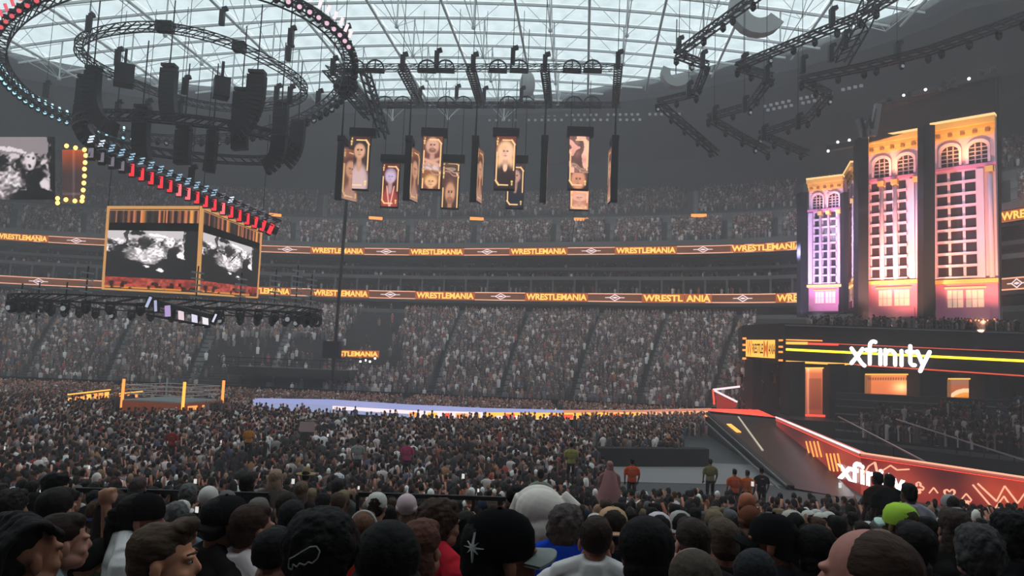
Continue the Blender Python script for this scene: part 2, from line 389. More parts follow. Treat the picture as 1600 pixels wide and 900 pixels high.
def ribbon(lbl, zc, hh, spans, texts, dias, off):
    root = empty('ribbon_light_board', label=lbl, cat='light board', group='ribbon light boards around the stands')
    for (xa, xb) in spans:
        al = [azpx(xa + (xb - xa) * i / 40, 420) for i in range(41)]
        for (o1, z0, z1, mm, nm) in ((off, zc - hh, zc + hh, M_black, 'backing'), (off - .12, zc + hh * .78, zc + hh, O_SALMON, 'edge_light'), (off - .12, zc - hh, zc - hh * .78, O_SALMON, 'edge_light')):
            b = MB(); dd = .5 if nm == 'backing' else .1
            A = [wallpt(a, o1, z0) for a in al]; B = [wallpt(a, o1, z1) for a in al]; Cc = [wallpt(a, o1 + dd, z1) for a in al]; Dd = [wallpt(a, o1 + dd, z0) for a in al]
            b.strip(A, B); b.strip(B, Cc); b.strip(Cc, Dd); b.strip(Dd, A); b.build(nm, mm, root)
        al2 = al; b = MB(); b.strip([wallpt(a, off - .04, zc - hh * .78) for a in al2], [wallpt(a, off - .04, zc + hh * .78) for a in al2]); b.build('screen', O_DIM, root)
    for s, xa, xb in texts:
        al = [azpx(xa - 2 + (xb - xa + 4) * i / 12, 420) for i in range(13)]
        b = MB(); b.strip([wallpt(a, off - .14, zc - hh) for a in al], [wallpt(a, off - .14, zc + hh) for a in al]); b.build('text_panel', O_ORNG, root)
        bend_text(s, xa, xb, zc, hh * 1.5, off - .2, O_AMB2, root, bold=.035)
    for x in dias:
        b = MB()
        for (w_, h_, o2) in ((19, .8, 0),):
            pts = [(-1, 0), (0, 1), (1, 0), (0, -1)]
            def P_(q, k): return wallpt(azpx(x + q[0] * 9.5 * k, 420), off - .18, zc + q[1] * hh * .8 * k)
            for n_ in range(4):
                q, r_ = pts[n_], pts[(n_ + 1) % 4]; b.quad(P_(q, 1), P_(r_, 1), P_(r_, .72), P_(q, .72))
            b.quad(P_((-.9, 0), .6), P_((0, .5), .6), P_((.9, 0), .6), P_((0, -.5), .6))
            b.quad(P_((-1.6, .1), 1), P_((-.9, .1), 1), P_((-.9, -.1), 1), P_((-1.6, -.1), 1)); b.quad(P_((1.6, .1), 1), P_((.9, .1), 1), P_((.9, -.1), 1), P_((1.6, -.1), 1))
        b.build('diamond_logo', O_PALEPINK, root)
    return root
O_ORNG = emis('board_orange', (.85, .16, .02), .55); O_AMB2 = emis('board_amber', (1.0, .56, .10), 1.5)
TXT = 'WRESTLEMANIA'
ribbon('upper curved orange light board repeating lettering above the suite balconies', 25.3, .66, [(-60, 1254), (1562, 1640)], [(TXT, -12, 69), (TXT, 485, 566), (TXT, 640, 722), (TXT, 797, 884), (TXT, 962, 1055), (TXT, 1143, 1253), (TXT, 1566, 1700)], [115, 447, 602, 760, 923, 1098], .0)
ribbon('lower curved orange light board repeating lettering above the lower grandstand', 17.15, .74, [(-60, 1254), (1562, 1640)], [(TXT, 372, 455), (TXT, 492, 577), (TXT, 653, 742), (TXT, 824, 918), ('WRESTL', 1006, 1068), ('ANIA', 1073, 1111), ('WRES', 1214, 1254)], [62, 215, 612, 784, 962, 1161, 1588], -.6)
# small signs on the walkway wall of the upper deck
for n, (px, py, l) in enumerate([(587, 341, 'above the second banner pair'), (745, 342, 'beside the middle edge-on banner'), (908, 343, 'under the rightmost portrait banner'), (1092, 337, 'right of all hanging banners'), (430, 336, 'right of the hanging screen cube')]):
    a = azpx(px, py); c = at(px, py, RIB(a, 14.4).y); r = empty('section_sign', c, -a, 'small orange lit section sign on the upper walkway ' + l, 'sign', 'small orange section signs')
    wd = 2.9 if px != 430 else 2.6
    MB().box((0, 0, 0), (wd, .2, .75)).build('housing', M_black, r); MB().box((0, -.13, 0), (wd - .1, .06, .62)).build('lit_face', O_ORANGE, r)
# vomitory sign
r = empty('tunnel_sign', label='orange lit lettered sign over the tunnel mouth in the lower grandstand', cat='sign')
pa, pb = at(530, 552.5, 105), at(592, 553.5, 105)
MB().bar(pa, pb, .3, 1.0).build('housing', O_ORNG, r)
V, Fs, W_, H_ = text_mesh('STLEMANIA', .035)
MB().add([pa.lerp(pb, x / W_ * .96 + .5) + Vector((0, -.2, -.35 + .7 * y / H_)) for x, y, _ in V], Fs).build('lettering', O_AMB2, r)
lp = MB()
for (px, py) in [(563, 565), (571, 563), (578, 565), (586, 560)]:
    MB().ell(at(px, py, 104.5), (.16, .1, .16), 8, 5).build('lamp', O_WHITE, r)
tag(MB().ell(at(453, 581, 98), (.2, .2, .2), 8, 5).build('floodlight', O_WHITE), 'bright white floodlight in the stand left of the tunnel sign', 'lamp')

# ---- platform added to fill a dark patch of the lower stand ----
r = empty('dark_patch_platform', at(460, 575, 94), 0, 'dark scaffold camera platform with a pale rail left of the tunnel sign', 'platform')
MB().box((0, 0, -.5), (15, 5, 1.0)).build('platform_deck', M_stand, r); MB().box((1, 1, -2), (12, 3, 2.2)).build('platform_skirt', M_stand, r)
b = MB()
for k in range(9): b.bar((-8 + 2 * k, -3, 0), (-8 + 2 * k, -3, 1.1), .08)
b.bar((-8, -3, 1.1), (8, -3, 1.1), .1); b.bar((-8, -3, .55), (8, -3, .55), .06); b.build('guard_rail', M_truss, r)
# tall thin mast
r = empty('lighting_mast', at(516, 640, 88), 0, 'tall thin dark mast with a winch box rising beside the tunnel sign', 'mast')
r.location.z = 0; zt = at(524, 215, 88).z
MB().bar((0, 0, 0), (.55, 0, zt), .32).build('pole', M_truss, r); MB().box((-.2, 0, 6.4), (1.9, 1.6, 2.0)).build('winch_box', M_black, r)

# ---- ring ----
mz = 1.35
cx = Vector((-30.03, 67.4, mz)); hw = 3.0; ang = .594 + PI / 4
ring = empty('wrestling_ring', (cx.x, cx.y, 0), ang, 'square ring with pale mat, three ropes and glowing orange corner posts', 'ring')
print('ring at', cx, 'half', hw)
MB().box((0, 0, mz - .06), (2 * hw, 2 * hw, .12)).build('mat', mat('ring_mat', (.38, .41, .42), .6, noise=.1, nscale=2), ring)
for k in range(4):
    f = Matrix.Rotation(k * PI / 2, 3, 'Z')
    MB().box(f @ Vector((0, -hw, mz / 2 - .05)), (2 * hw, .06, mz - .1), f).build('apron', mat('ring_apron', (.05, .02, .02), .8, emit=(1, .2, .05), es=.12), ring)
    m = MB()
    if k == 0:
     for a_, b_, wz in ((-.8, -.35, .35), (-.1, .2, .3), (.45, .85, .35)):
        m.box(f @ Vector(((a_ + b_) / 2 * hw, -hw - .06, mz * .62)), ((b_ - a_) * hw, .04, wz), f)
    if m.v: m.build('apron_light', O_ORANGE, ring)
    for zz in (mz + .5, mz + .87, mz + 1.25):
        MB().tube(f @ Vector((-hw + .25, -hw + .25, zz)), f @ Vector((hw - .25, -hw + .25, zz)), .045, 6).build('rope', mat('pale_rope', (.75, .70, .70), .5), ring)
    cpt = f @ Vector((-hw + .05, -hw + .05, 0))
    lit = k != 2
    p_ = MB().tube(cpt, cpt + Vector((0, 0, mz + 1.75)), .13 if lit else .09, 10).build('corner_post', (O_ORANGE if k != 0 else O_AMBER) if lit else M_steel, ring)
    for zz in (.5, .87, 1.25): MB().bar(cpt + Vector((0, 0, mz + zz)), cpt * .96 + Vector((0, 0, mz + zz)), .05).build('turnbuckle', M_black, ring)
b = MB()
for k in range(3): b.box((-hw - .9, -hw + .6, .25 + .28 * k), (.3, 1.2, .1)); b.box((-hw - .45 - .3 * k, -hw + .6, .2 + .2 * k), (.3, 1.1, .08))
b.build('ring_steps', M_steel, ring)
# orange lit barricade / announce desk left of ring
for n, (xa, ya, xb, yb, lb) in enumerate([(105, 625, 172, 617, 'long orange lit announce desk left of the ring'), (186, 623, 222, 619, 'short orange lit barrier behind the ring corner')]):
    a_, b_ = at(xa, ya, 63 + n * 5), at(xb, yb, 66 + n * 5); r = empty('announce_desk' if n == 0 else 'barrier', label=lb, cat='desk' if n == 0 else 'barrier')
    a0 = Vector((a_.x, a_.y, 0)); b0 = Vector((b_.x, b_.y, 0))
    MB().bar(a0 + Vector((0, .3, .6)), b0 + Vector((0, .3, .6)), .9, 1.2).build('desk_body', M_black, r)
    L = (b_ - a_).length; d = (b_ - a_).normalized()
    for k in range(7 if n == 0 else 3):
        t = (k + .1) / (7 if n == 0 else 3); q = a_.lerp(b_, t); MB().bar(q, q + d * L * .1, .1, .55 if k > 2 or n else .3).build('light_panel', O_ORANGE if k % 3 else O_AMBER, r)
    MB().bar(a_ + Vector((0, 0, .45)), b_ + Vector((0, 0, .45)), .12, .1).build('top_edge', O_AMBER, r)

# ---- long ramp to the stage ----
ramp = empty('entrance_ramp', label='long low ramp with pale blue top and bright lit near edge running to the stage', cat='ramp')
RN = [(395, 629), (520, 634), (640, 641), (760, 644), (880, 645), (1000, 644), (1108, 642)]
RF = [(395, 622), (520, 624), (640, 632), (760, 637.5), (880, 640.5), (1000, 640.5), (1112, 637.5)]
N_ = [at_z(x, y, 1.5) for x, y in RN]; Fa = [at_z(x, y, 1.5) for x, y in RF]
print('ramp near', [tuple(round(v, 1) for v in p) for p in N_], [tuple(round(v, 1) for v in p) for p in Fa])
b = MB(); b.strip([z3(p, 0) for p in N_], [z3(p, .95) for p in N_]); b.strip([z3(p, .0) for p in Fa], [z3(p, 1.48) for p in Fa]); b.build('ramp_body', M_dark, ramp)
M_rampglow = mat('ramp_led_floor', (.25, .27, .35), .3, emit=(.42, .46, .95), es=.55)
M_rampglow2 = mat('ramp_led_floor_warm', (.2, .1, .08), .3, emit=(1, .35, .2), es=.6)
for k in range(6): MB().strip([N_[k], N_[k + 1]], [Fa[k], Fa[k + 1]]).build('deck_panel', M_rampglow if k < 4 else M_rampglow2, ramp)
edgec = [O_BLUEW, O_BLUEW, O_PALEPINK, O_PALEPINK, O_AMBER, O_ORANGE]
for k in range(6):
    up = Vector((0, -.05, 0))
    b = MB().strip([z3(N_[k], 1.18) + up, z3(N_[k + 1], 1.18) + up], [N_[k] + up, N_[k + 1] + up]); b.build('edge_strip', [O_BLUEW, O_PALEPINK, O_PALEPINK, O_AMBER, O_AMBER, O_SALMON][k], ramp)
    b = MB().strip([z3(N_[k], .90) + up * 1.4, z3(N_[k + 1], .90) + up * 1.4], [z3(N_[k], 1.2) + up * 1.4, z3(N_[k + 1], 1.2) + up * 1.4]); b.build('side_light', edgec[k], ramp)
    for j in range(5 if k > 1 else 0):
        q0 = N_[k].lerp(N_[k + 1], j / 5 + .03 * (j % 3)); q1 = N_[k].lerp(N_[k + 1], j / 5 + .12 + .04 * (j % 2))
        MB().strip([z3(q0, .95) + up * 2, z3(q1, .95) + up * 2], [z3(q0, 1.35) + up * 2, z3(q1, 1.35) + up * 2]).build('side_flash', [O_AMBER, O_RED, O_ORANGE][(j + k) % 3], ramp)
# white/red video wedge at stage end
r = empty('ramp_wedge_screen', label='slanted red and white lit frame standing where the ramp meets the stage', cat='screen')
q = [at(1114, 609, 77), at(1156, 604, 77), at(1156, 607, 77), at(1118, 612, 77)]; MB().bar(q[0], q[1], .12, .2).build('light_bar', O_PALEPINK, r)
MB().bar(at(1114, 609, 77), at(1116, 632, 77), .15).build('light_bar', O_RED, r); MB().bar(at(1116, 610, 77), at(1152, 628, 77), .1, .2).build('light_bar', O_PALEPINK, r)
MB().hexa([at(1120, 640, 76.8), at(1150, 637, 76.8), at(1150, 637, 77.5), at(1120, 640, 77.5), at(1118, 614, 76.8), at(1152, 631, 76.8), at(1152, 631, 77.5), at(1118, 614, 77.5)]).build('wedge_panel', mat('dim_red_panel', (.15, .02, .02), .5, emit=(.6, .06, .04), es=.35), r)

# ---- sloping gloss ramp in front of the stage ----
sl = empty('gloss_slope', label='glossy black slope falling from the stage corner toward the crowd', cat='slope')
A_, B_, C_, D_ = at(1106, 646, 68), at(1216, 655, 66), at(1345, 782, 37), at(1236, 762, 39)
E_, F_ = z3(A_, 0) + Vector((-.5, 0, 0)), z3(D_, 0)
MB().strip([A_, D_], [B_, C_]).build('slope_deck', M_gloss, sl)
MB().strip([z3(A_, 0), z3(D_, 0) + Vector((0, 0, .01))], [A_, D_]).build('side_panel', mat('slope_side', (.02, .022, .022), .7), sl)
MB().bar(A_, D_, .35, .25).build('kerb', M_black, sl); MB().bar(A_ + Vector((-.9, -.1, -.2)), D_ + Vector((-.55, 0, -.15)), .10, .10).build('edge_rail', M_ledge, sl); MB().bar(A_ + Vector((-.45, -.1, .15)), D_ + Vector((-.25, 0, .1)), .08, .08).build('edge_rail', M_ledge, sl)
n_ = (B_ - A_).cross(D_ - A_).normalized(); n_ = n_ if n_.z > 0 else -n_
P_ = lambda s, t: A_.lerp(B_, s).lerp(D_.lerp(C_, s), t) + n_ * .04
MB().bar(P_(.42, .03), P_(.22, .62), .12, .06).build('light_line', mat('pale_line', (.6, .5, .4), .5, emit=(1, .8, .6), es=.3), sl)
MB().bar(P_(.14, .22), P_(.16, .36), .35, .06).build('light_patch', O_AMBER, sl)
# stage floor edge
st = empty('stage_floor', label='stage floor with a glowing red front edge beside the ramp', cat='stage')
S0, S1 = at(1106, 642, 70), at(1212, 652, 68)
MB().strip([S0 + Vector((0, 0, .0)), S1], [at(1112, 638.5, 76), at(1185, 640, 78)]).build('lit_floor', O_RED, st)
MB().strip([z3(S0, 0), z3(S1, 0)], [S0, S1]).build('front_face', M_dark, st)
gz = S1.z - .1
MB().hexa([(S1.x, 68, 0), (62, 55, 0), (62, 92, 0), (S1.x, 90, 0), (S1.x, 68, gz), (62, 55, gz), (62, 92, gz), (S1.x, 90, gz)]).build('stage_deck', M_gloss, st)

# ---- angled light wall with the big lettering ----
lw = empty('light_wall', label='low angled red light wall with white lettering, card suits and zigzag emblem', cat='light wall')
T = [at(1213, 652, 62), at(1345, 708, 38.5), at(1612, 748, 34)]
zt = 1.62
T = [Vector((p.x, p.y, p.z)) for p in T]; print('light wall top', T)
Bt = [Vector((p.x, p.y, 0.0)) for p in T]
def wl(s, t, n=0.):  # s 0..2 along, t 0..1 up
    k = min(1, int(s)); f = s - k; a_, b_ = Bt[k].lerp(Bt[k + 1], f), T[k].lerp(T[k + 1], f); d = (T[k + 1] - T[k]); nn = Vector((d.y, -d.x, 0)).normalized(); nn = nn if nn.dot(Vector((-a_.x, -a_.y, 0))) > 0 else -nn
    return a_.lerp(b_, t) + nn * n
def lwfn(k):
    def fn(S, Tt):
        n = np.sin(S * 9 + 2 * k) * np.sin(Tt * 4 + S * 5 + k); base = np.stack([.62 + .12 * n, .20 + .08 * n, .17 + .05 * n], -1)
        pur = np.clip(1.2 - abs(S - (.55 if k else .35)) * 5, 0, 1)[:, None] * np.clip(Tt * 1.6 - .3, 0, 1)[:, None]
        base = base * (1 - .7 * pur) + np.array([.22, .10, .13]) * .7 * pur
        if k: base += (np.clip((S - .6) * 2, 0, .6) * np.clip(1 - abs(Tt - .6) * 1.5, 0, 1))[:, None] * np.array([.45, .22, .08])
        return base
    return fn
for k in (0, 1):
    paint('screen', lambda s, t, k=k: wl(k + s * .9999, t * .93), lwfn(k), 60, 16, .75, lw)
    b = MB(); b.strip([wl(k, .93, .06), wl(k + .9999, .93, .06)], [wl(k, 1, .06), wl(k + .9999, 1, .06)]); b.strip([wl(k, 1, .06), wl(k + .9999, 1, .06)], [wl(k, 1, -.35), wl(k + .9999, 1, -.35)]); b.build('coping', mat('red_coping', (.4, .12, .1), .4, emit=(1, .25, .2), es=.35), lw)
    MB().bar(wl(k, 1.01, .05), wl(k + .9999, 1.01, .05), .10, .08).build('coping_light', O_PALEPINK if k == 0 else O_SALMON, lw)
    MB().bar(wl(k, .90, .05), wl(k + .9999, .90, .05), .04, .03).build('red_line', O_RED, lw)
MB().bar(wl(.25, 1.02, .1), wl(.97, 1.02, .1), .06, .05).build('bright_edge', O_WHITE, lw)
def wl_text(s, s0, s1, t0, t1, m_, bold, n=.12):
    V, Fs, W, H = text_mesh(s, bold, 0); MB().add([wl(s0 + (s1 - s0) * (x / W + .5), t0 + (t1 - t0) * y / H, n) for x, y, _ in V], Fs).build('lettering', m_, lw)
def px_to_s(px):
    best = min(((abs(pix(wl(s / 400, .5))[0] - px), s / 400) for s in range(0, 799))); return best[1]
def lwpts(P2, m_, wd, name, closed=False):
    b = MB(); n = len(P2) if closed else len(P2) - 1
    for i in range(n): b.bar(P2[i], P2[(i + 1) % len(P2)], wd, .06)
    return b.build(name, m_, lw)
def wp(px, py):  # pixel -> point on the light wall
    s = px_to_s(px); a_, b_ = pix(wl(s, 0)), pix(wl(s, 1)); return wl(s, max(0, min(1, (py - a_[1]) / (b_[1] - a_[1]))), .1)
# lettering follows the slant of the wall
s0, s1 = px_to_s(1311), px_to_s(1415)
V, Fs, W, H = text_mesh('xfinity', .03)
def wtx(x, y):
    px = 1311 + 104 * (x / W + .5); u = (px - 1311) / 104; ytop = 714 + 26 * u; ybot = 757 + 27 * u; return wp(px, ybot + (ytop - ybot) * min(1.0, y / H))
MB().add([wtx(x, y) for x, y, _ in V], Fs).build('lettering', O_WHITE, lw)
zig = [(1528, 755), (1557, 783), (1570, 759), (1590, 786), (1612, 757)]
lwpts([wp(*q) for q in zig], O_SALMON, .17, 'zigzag_emblem'); lwpts([wp(*q) for q in [(1520, 757), (1553, 796), (1569, 775), (1583, 797)]], O_SALMON, .13, 'zigzag_emblem')
lwpts([wp(*q) for q in [(1350, 742), (1358, 728), (1368, 722), (1372, 740), (1392, 727), (1402, 734), (1422, 733)]], O_SALMON, .11, 'zigzag_emblem')
for bx in (1268, 1300):
    for k in range(4): lwpts([wp(bx + k * 6 - 6, 690 + (bx - 1268) * .6), wp(bx + k * 6, 700 + (bx - 1268) * .7 + 14)], O_ORANGE, .08, 'spike')
def suit(kind, px, py, r):
    if kind == 'spade': pts = [(0, -1), (.9, .1), (.5, .5), (.12, .2), (.3, .9), (-.3, .9), (-.12, .2), (-.5, .5), (-.9, .1)]
    elif kind == 'heart': pts = [(0, .9), (-.9, -.1), (-.8, -.6), (-.35, -.7), (0, -.3), (.35, -.7), (.8, -.6), (.9, -.1)]
    elif kind == 'club': pts = [(-.3, .9), (-.1, .2), (-.7, .4), (-.9, 0), (-.5, -.3), (-.3, -.3), (-.35, -.8), (0, -1), (.35, -.8), (.3, -.3), (.5, -.3), (.9, 0), (.7, .4), (.1, .2), (.3, .9)]
    else: pts = [(-.9, .3), (0, -.8), (.9, .3)]
    b = lwpts([wp(px + a * r, py + b_ * r) for a, b_ in pts], O_SALMON, .085, kind + '_emblem', kind != 'chevron')
suit('club', 1436, 762, 9); suit('chevron', 1459, 768, 8); suit('heart', 1484, 771, 9); suit('spade', 1510, 780, 9)
# ================= STAGE MARQUEE, TOWERS =================
mq = empty('stage_marquee', label='wide black stage canopy with neon lines and glowing white lettering', cat='canopy')
# marquee face from left corner to far right: two faces
def mface(pa, pb): return pa, pb
Q0t, Q0b = at(1160, 508, 80), at(1160, 558, 80); Q1t, Q1b = at(1226, 505, 74), at(1226, 568, 74); Q2t, Q2b = at(1640, 519, 66), at(1640, 592, 66)
zt1 = Q1t.z; zb1 = Q1b.z; print('marquee z', zt1, zb1, Q2t.z, Q2b.z, Q0t.z, Q0b.z)
def mk(px, py):  # pixel to marquee main face point
    a, b = Vector((Q1t.x, Q1t.y)), Vector((Q2t.x, Q2t.y)); d = ray(px, py)
    # intersect plane
    t = ((a.x) * (b.y - a.y) - (a.y) * (b.x - a.x)) / (d.x * (b.y - a.y) - d.y * (b.x - a.x)); return C0 + d * t
dep = Vector((4, 16, 0)); up = Vector((0, 0, 1))
bk = [Q1b, Q2b, Q2b + dep, Q1b + dep * .8, Q1t, Q2t, Q2t + dep, Q1t + dep * .8]
MB().hexa(bk).build('canopy_body', mat('canopy_black', (.016, .013, .012), .6), mq)
MB().hexa([Q0b, Q1b, Q1b + dep * .7, Q0b + dep * .5, Q0t, Q1t, Q1t + dep * .7, Q0t + dep * .5]).build('canopy_wing', MATS['canopy_black'], mq)
nb = -(Q2t - Q1t).cross(up).normalized(); nb = nb if nb.y < 0 else -nb
def mbar(x0, y0, x1, y1, wd, m_, name):
    a, b = mk(x0, y0) + nb * .12, mk(x1, y1) + nb * .12; return MB().bar(a, b, .12, wd).build(name, m_, mq)
mbar(1226, 508, 1640, 522, .10, M_ledge, 'top_trim')
O_NY = O_YELLOW; O_NR = emis('neon_red', (1, .12, .06), .8)
mbar(1228, 546, 1640, 566, .22, O_NY, 'neon_line'); mbar(1228, 565, 1330, 569.5, .20, O_AMBER, 'neon_line'); mbar(1330, 569.5, 1640, 590, .12, O_NR, 'neon_line')
mbar(1228, 536, 1262, 536.5, .26, O_AMBER, 'neon_line'); mbar(1262, 537, 1310, 538.5, .20, O_RED, 'neon_line'); mbar(1228, 531, 1285, 532.5, .12, O_ORANGE, 'neon_line'); mbar(1310, 537.5, 1640, 552, .07, O_NR, 'neon_line')
for y in (532, 542, 550, 563):
    MB().bar(Q0t.lerp(Q1t, .0) + Vector((0, -.2, 0)) * 1 + Vector((0, 0, at(1160, y - 3, 80).z - Q0t.z)), Q0t.lerp(Q1t, .08) + Vector((0, -.2, at(1160, y - 3, 80).z - Q0t.z)), .1, .2).build('neon_line', O_ORANGE, mq)
    a = Q0t.lerp(Q1t, .86) + Vector((0, -.2, at(1217, y, 75).z - Q1t.z)); MB().bar(a, a + (Q1t - Q0t) * .08, .1, .18).build('neon_line', O_ORANGE, mq)
# lettering: built of rounded strokes in the shapes of the sign
def stroke_letters(root, base, m_, S=1.0, name='letter'):
    """rounded lower-case strokes, base(x,y)->pt; x in letter units, height 1 = x-height"""
    L = {}
    def arc(cx, cy, rx, ry, a0, a1, n=8): return [(cx + rx * math.cos(math.radians(a0 + (a1 - a0) * i / n)), cy + ry * math.sin(math.radians(a0 + (a1 - a0) * i / n))) for i in range(n + 1)]
    L['x'] = [[(0, 1), (.75, 0), (.95, -.15)], [(.8, 1), (.45, .5), (0, -.02)]]
    L['f'] = [arc(.55, 1.25, .28, .3, 60, 180, 6) + [(.27, 0)], [(0, .95), (.7, .95)]]
    L['i'] = [[(.12, .98), (.12, 0)]]
    L['n'] = [[(.0, 0), (.0, 1)], [(0, .6)] + arc(.36, .6, .36, .38, 160, 0, 8) + [(.72, 0)]]
    L['t'] = [[(.25, 1.35), (.25, .3)] + arc(.5, .3, .25, .27, 180, 290, 6), [(0, .95), (.65, .95)]]
    L['y'] = [[(0, 1), (.42, .08)], [(.9, 1), (.42, .08), (.22, -.35)]]
    x = 0
    for ch, adv in zip('xfinity', (1.06, .92, .48, 1.06, .50, .76, 1.0)):
        b = MB()
        for pl in L[ch]:
            for p, q in zip(pl[:-1], pl[1:]): b.tube(base(x + p[0], p[1]), base(x + q[0], q[1]), .125 * S, 8)
            for p in pl: b.ell(base(x + p[0], p[1]), (.125 * S,) * 3, 8, 6)
        b.build(name, m_, root); x += adv
def base(x, y):
    X = 1330 + x * 21.4; Y = (567 + x * 1.0) - y * 22.5; return mk(X, Y) + nb * .35
sgn = empty('glowing_sign', label='large glowing white lower-case lettering on the stage canopy', cat='sign'); stroke_letters(sgn, base, O_WHITE, 1.4)
# small event sign
r = empty('event_sign', label='small orange and dark lettered sign on the left wing of the stage canopy', cat='sign')
qa, qb = Q0t.lerp(Q1t, .10), Q0t.lerp(Q1t, .78); off = Vector((-.05, -.25, 0))
def es_(s, t):
    p = qa.lerp(qb, s) + off; zlo = at(1168 + 43 * s, 557 + 3 * s, p.y).z; zhi = at(1168 + 43 * s, 531, p.y).z; return Vector((p.x, p.y, zlo + (zhi - zlo) * t))
MB().hexa([es_(0, 0), es_(1, 0), es_(1, 0) + Vector((0, .2, 0)), es_(0, 0) + Vector((0, .2, 0)), es_(0, 1), es_(1, 1), es_(1, 1) + Vector((0, .2, 0)), es_(0, 1) + Vector((0, .2, 0))]).build('sign_face', O_AMBER, r)
for s, a, b_, t0, t1 in (('W', .0, .2, .05, .95), ('RESTLE', .2, .60, .22, .78), ('M', .60, .76, .05, .95), ('ANIA', .76, 1.0, .22, .78)):
    V, Fs, W, H = text_mesh(s, .02); MB().add([es_(a + (b_ - a) * (x / W * .94 + .5), t0 + (t1 - t0) * y / H) + Vector((0, -.06, 0)) for x, y, _ in V], Fs).build('lettering', M_black if s in ('RESTLE', 'ANIA') else mat('deep_orange', (.5, .1, .02), .5, emit=(1, .25, .04), es=.5), r)
# columns below
def quadbox(x0, y0, x1, y1, Y, dY, m_, name, parent):
    p = [at(x0, y1, Y), at(x1, y1, Y)]; t = [at(x0, y0, Y), at(x1, y0, Y)]; d = Vector((0, dY, 0))
    return MB().hexa([p[0], p[1], p[1] + d, p[0] + d, t[0], t[1], t[1] + d, t[0] + d]).build(name, m_, parent)
cl = empty('stage_house', label='dark stage front of black piers under the canopy', cat='stage set')
for k, (x0, x1, yb) in enumerate([(1176, 1190, 640), (1234, 1258, 652), (1297, 1325, 690), (1325, 1345, 660), (1437, 1478, 650), (1540, 1562, 640)]):
    quadbox(x0, 562 + (x0 - 1180) * .055, x1, yb, 73.5 - (x0 - 1180) * .014, 2.5, M_dark, 'pier', cl)
quadbox(1176, 560, 1700, 690, 79, .5, M_drape, 'back_drape', cl)
def room(x0, y0, x1, y1, Y, fn, lb, strip=None):
    r = empty('lit_room', label=lb, cat='stage set', group=None)
    paint('backdrop', lambda s, t: at(x0 + (x1 - x0) * s, y1 + (y0 - y1) * t, Y), fn, 40, 40, 1.45, r)
    quadbox(x0 - 2, y0 - 2, x1 + 2, y0, Y - .3, .3, O_AMBER, 'top_glow', r); quadbox(x0 - 2, y0, x0, y1, Y - .4, .4, mat('bronze', (.3, .12, .05), .4, emit=(1, .4, .15), es=.25), 'side_frame', r); quadbox(x1, y0, x1 + 2, y1, Y - .4, .4, MATS['bronze'], 'side_frame', r)
    return r
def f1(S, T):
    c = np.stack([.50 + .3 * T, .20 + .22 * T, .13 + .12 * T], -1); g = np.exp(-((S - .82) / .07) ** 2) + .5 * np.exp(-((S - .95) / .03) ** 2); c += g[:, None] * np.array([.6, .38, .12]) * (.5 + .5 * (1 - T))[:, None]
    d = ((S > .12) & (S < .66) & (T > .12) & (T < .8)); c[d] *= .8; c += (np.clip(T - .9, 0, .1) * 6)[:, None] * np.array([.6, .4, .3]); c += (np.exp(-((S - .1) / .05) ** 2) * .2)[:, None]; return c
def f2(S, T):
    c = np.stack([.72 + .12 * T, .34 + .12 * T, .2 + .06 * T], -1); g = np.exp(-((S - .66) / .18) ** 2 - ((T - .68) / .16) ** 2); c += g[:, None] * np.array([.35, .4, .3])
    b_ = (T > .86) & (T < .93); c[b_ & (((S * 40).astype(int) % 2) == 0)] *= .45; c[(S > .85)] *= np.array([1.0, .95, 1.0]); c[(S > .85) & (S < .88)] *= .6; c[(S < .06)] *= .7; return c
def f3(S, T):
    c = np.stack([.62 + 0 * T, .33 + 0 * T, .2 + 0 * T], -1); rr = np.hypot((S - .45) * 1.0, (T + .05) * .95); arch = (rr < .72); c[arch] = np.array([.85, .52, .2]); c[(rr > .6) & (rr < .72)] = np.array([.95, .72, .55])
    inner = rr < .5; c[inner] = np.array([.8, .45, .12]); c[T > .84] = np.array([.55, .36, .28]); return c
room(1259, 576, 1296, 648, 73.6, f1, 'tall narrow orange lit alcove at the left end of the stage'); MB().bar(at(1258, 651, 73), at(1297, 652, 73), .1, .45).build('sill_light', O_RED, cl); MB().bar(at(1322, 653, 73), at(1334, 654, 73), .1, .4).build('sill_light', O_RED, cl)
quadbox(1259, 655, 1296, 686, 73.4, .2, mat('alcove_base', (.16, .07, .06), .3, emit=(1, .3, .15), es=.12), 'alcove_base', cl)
room(1356, 586, 1436, 645, 72.2, f2, 'wide orange lit room in the middle of the stage'); room(1486, 593, 1536, 642, 71, f3, 'orange lit arched room toward the right of the stage')

